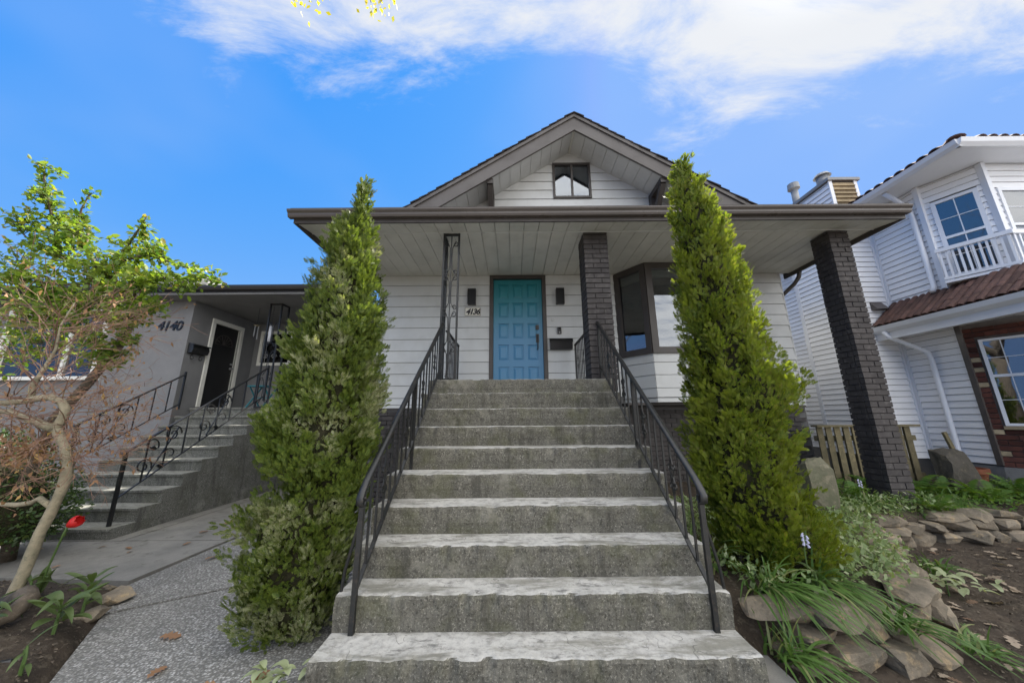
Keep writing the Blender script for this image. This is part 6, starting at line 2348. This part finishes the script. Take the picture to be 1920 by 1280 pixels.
# ---- pale ground cover, litter
n = 15000
x = RNG.uniform(1.5, 5.2, n)
y = RNG.uniform(2.35, 4.4, n)
ok = (y > wall_y(x) + RNG.uniform(.0, .22, n)) & (gnoise(x, y, 3.1, 5) > -.42)
x, y = x[ok], y[ok]
z = np.maximum(bed_z(x, y), .285) + RNG.uniform(.0, .13, len(x))
n = len(x)
V, F = scatter_template(LEAF4[0] * np.array([1, .9, 1]), LEAF4[1], np.stack([x, y, z], 1), RNG.normal(0, 1, (n, 3)) + np.array([0, -.2, .3]), RNG.normal(0, .4, (n, 3)) + np.array([0, -.2, 1]), RNG.uniform(.025, .062, n))
tag(big_mesh('ground_cover', V, F, 'pale_cover', None, (2.5, 3.2, .3)), 'pale silvery ground cover leaves filling the right bed', 'ground cover', kind='stuff')
n = 4200
x = RNG.uniform(4.2, 8.0, n)
y = RNG.uniform(4.0, 5.3, n)
ok = gnoise(x, y, 2.6, 9) > -.2
x, y = x[ok], y[ok]
z = bed_z(x, y) + RNG.uniform(.0, .13, len(x))
n = len(x)
V, F = scatter_template(LEAF4[0], LEAF4[1], np.stack([x, y, z], 1), RNG.normal(0, 1, (n, 3)) + np.array([0, -.2, .5]), RNG.normal(0, .5, (n, 3)) + np.array([0, -.2, 1]), RNG.uniform(.025, .06, n))
tag(big_mesh('low_greenery', V, F, 'fern', None, (6, 4.6, .3)), 'low bright green growth along the right house foot', 'ground cover', kind='stuff')

# oak leaves: lobed outline
def oak():
    v = [(0, 0, 0)]
    prof = [(.08, .05), (.18, .20), (.28, .09), (.42, .30), (.52, .12), (.66, .30), (.74, .13), (.86, .20), (1.0, .02)]
    for a, b in prof:
        v.append((a, b, .10 * b + .05 * math.sin(a * 5)))
    for a, b in reversed(prof):
        v.append((a, -b, .10 * b + .05 * math.sin(a * 5)))
    return v


ov = np.array(oak())
of = [tuple(range(len(ov)))]
n = 420
x = RNG.uniform(1.5, 5.2, n)
y = RNG.uniform(1.75, 3.7, n)
ok = y < wall_y(x) - .12
x, y = x[ok], y[ok]
ok = RNG.random(len(x)) < np.clip((x - 1.6) / 1.4, .12, .8)
x, y = x[ok], y[ok]
n = len(x)
V, F = scatter_template(ov, of, np.stack([x, y, bed_z(x, y) + .014], 1), np.stack([RNG.normal(0, 1, n), RNG.normal(0, 1, n), RNG.normal(0, .12, n)], 1), RNG.normal(0, .18, (n, 3)) + np.array([0, 0, 1]), RNG.uniform(.05, .115, n))
tag(big_mesh('leaf_litter', V, F, 'palelitter', None, (3, 2.6, .05)), 'bleached oak leaves scattered on the dirt at right', 'leaf litter', kind='stuff')
xs = [(-5.2, 3.95), (-4.3, 4.05), (-3.9, 4.5), (-3.7, 4.2), (-4.1, 3.9), (-3.6, 4.75), (-4.4, 3.6), (-3.1, 3.7), (-1.5, 2.0), (-1.32, 1.98), (-1.05, 1.85), (-2.3, 2.5), (-2.0, 2.15), (-4.55, 4.1), (-3.85, 5.0), (-4.0, 5.2)]
P = np.array([(a, b, .016 if b > 2.05 or a < -1.6 else .09) for a, b in xs])
n = len(P)
V, F = scatter_template(ov, of, P, np.stack([RNG.normal(0, 1, n), RNG.normal(0, 1, n), np.zeros(n)], 1), RNG.normal(0, .12, (n, 3)) + np.array([0, 0, 1]), RNG.uniform(.06, .13, n))
tag(big_mesh('fallen_leaves', V, F, 'dryleaf', None, (-3.5, 3.6, .02)), 'few dry leaves fallen on the paving at left', 'leaf litter', kind='stuff')
# crumbs of bark and moss on the dirt and in the paving joints
n = 5200
x = np.concatenate([RNG.uniform(1.35, 5.5, n), RNG.uniform(-4.2, -2.3, 1600)])
y = np.concatenate([RNG.uniform(1.6, 3.8, n), RNG.uniform(1.7, 3.1, 1600)])
z = np.where(x > 0, bed_z(x, y), left_bed_z(x, y)) + .006
V, F = scatter_template(LEAF4[0] * np.array([1, 1, 4]), LEAF4[1], np.stack([x, y, z], 1), np.stack([RNG.normal(0, 1, len(x)), RNG.normal(0, 1, len(x)), RNG.normal(0, .3, len(x))], 1), RNG.normal(0, .5, (len(x), 3)) + np.array([0, 0, 1]), RNG.uniform(.008, .028, len(x)))
tag(big_mesh('soil_crumbs', V, F, 'bark_dark', None, (1, 2.5, 0)), 'bark crumbs and crumbly debris lying on the bare soil', 'debris', kind='stuff')

# small variegated plant at the left end of the bottom step
vp = thing('variegated_plant', 'small pale green leafy plant at the left end of the bottom step', 'plant', (-1.2, 2.02, .02))
part('stem', MB().tube([(-1.22, 2.03, -.02), (-1.22, 2.03, .10)], .006, 5), 'stem', vp)
ml = broad_leaf(.10, .022, .5, .3)
ml.materials.append(M['pale_cover'])
rg = random.Random(17)
for k in range(26):
    a = k * 2.4
    put('leaf', ml, 'pale_cover', vp, (-1.22 + rg.gauss(0, .07), 2.02 + rg.gauss(0, .03), .05 + .10 * rg.random()), (rg.uniform(-.3, .3), rg.uniform(-.3, .5), a), [rg.uniform(.6, 1.1)] * 3)
pf = thing('lobed_weed', 'pale lobed leafy weed in the dirt at the foot of the stone wall', 'plant', (3.36, 2.92, .05))
part('stem', MB().tube([(3.36, 2.92, .0), (3.36, 2.92, .12)], .006, 5), 'stem', pf)
for k in range(40):
    a = k * 2.4
    put('leaf', ml, 'pale_cover', pf, (3.36 + rg.gauss(0, .12), 2.92 + rg.gauss(0, .09), .06 + .12 * rg.random()), (rg.uniform(-.3, .3), rg.uniform(-.3, .5), a), [rg.uniform(.7, 1.2)] * 3)
lp = thing('dark_weed', 'dark leafy weed between the evergreen and the base wall', 'plant', (2.9, 4.6, .32))
part('stem', MB().tube([(2.9, 4.6, .25), (2.9, 4.6, .6)], .008, 5), 'stem', lp)
for k in range(24):
    a = k * 2.4
    put('leaf', LEAVES[k % 4], 'broad', lp, (2.9 + rg.gauss(0, .10), 4.6 + rg.gauss(0, .06), .35 + .40 * rg.random()), (rg.uniform(-.3, .3), rg.uniform(-.3, .5), a), [rg.uniform(.5, .9)] * 3)

# ---- the street tree behind the viewpoint; the tips of one bough hang into the top of the view
stree = thing('street_tree', 'bare street tree whose budding bough tip hangs at the top', 'tree', (-1.6, -5.2, 0))
rg = random.Random(9)
tb = MB()
tips = []
tb.tube([(-1.6, -5.2, -.1), (-1.55, -5.2, 1.5), (-1.5, -5.15, 3.0)], [.22, .17, .15], 12)
for k in range(6):
    a = k * math.pi / 3 + .4
    branch_tree(rg, (-1.5, -5.15, 2.9 + .1 * k), (math.cos(a), math.sin(a) * .8, 1.0), 2.2, .075, 5, tb, tips, bend=.3, split=(2, 3), shrink=.74, spread=.55, seg=5, upbias=.15, minr=.004)
tb.tube([(-1.5, -5.15, 2.95), (-1.4, -4.2, 4.4), (-1.25, -2.4, 5.6), (-1.10, -.6, 5.6), (-1.02, .7, 4.75), (-1.05, 1.2, 4.25), (-1.22, 1.44, 3.95)], [.07, .055, .04, .025, .014, .008, .004], 8)
ends = [(-1.25, 1.5, 3.885), (-1.31, 1.5, 3.89), (-1.19, 1.5, 3.90), (-.83, 1.5, 3.872), (-.79, 1.5, 3.862), (-.73, 1.5, 3.885), (-.86, 1.52, 3.90)]
for e_ in ends[1:]:
    tb.tube([(-1.02, .7, 4.75), ((e_[0] - 1.0) / 2, 1.2, 4.32), e_], [.008, .006, .002], 5)
part('trunk', tb, 'bark_dark', stree, smooth=True, recalc=False)
pts = []
for (ex, ey, ez) in ends:
    for j in range(26):
        q_ = .30 + .70 * rg.random()
        pts.append((ex + ((ex - 1.0) / 2 - ex) * q_ + rg.gauss(0, .05), ey + (1.2 - ey) * q_ + rg.gauss(0, .05), ez + (4.32 - ez) * q_ + rg.gauss(0, .03)))
    for j in range(14):
        pts.append((ex + rg.gauss(0, .035), ey + rg.gauss(0, .04), ez + .012 + rg.gauss(0, .022)))
P = np.array(pts)
n = len(P)
V, F = scatter_template(LEAF4[0], LEAF4[1], P, RNG.normal(0, 1, (n, 3)) + np.array([0, 0, -.5]), RNG.normal(0, 1, (n, 3)), RNG.uniform(.02, .04, n))
o = big_mesh('crown', V, F, 'yellowleaf', stree, (-.4, 1.5, 5.2))
o['kind'] = 'stuff'

st2 = stree.copy()
COL.objects.link(st2)
st2.location = (-14.0, -4.8, 0)
st2.scale = (1.45, 1.45, 1.45)
st2['label'] = 'second bare street tree further along the pavement'
st2['group'] = 'bare street trees along the pavement'
stree['group'] = 'bare street trees along the pavement'
for ch in list(stree.children):
    if ch.name.startswith('trunk'):
        c2 = ch.copy()
        COL.objects.link(c2)
        c2.parent = st2
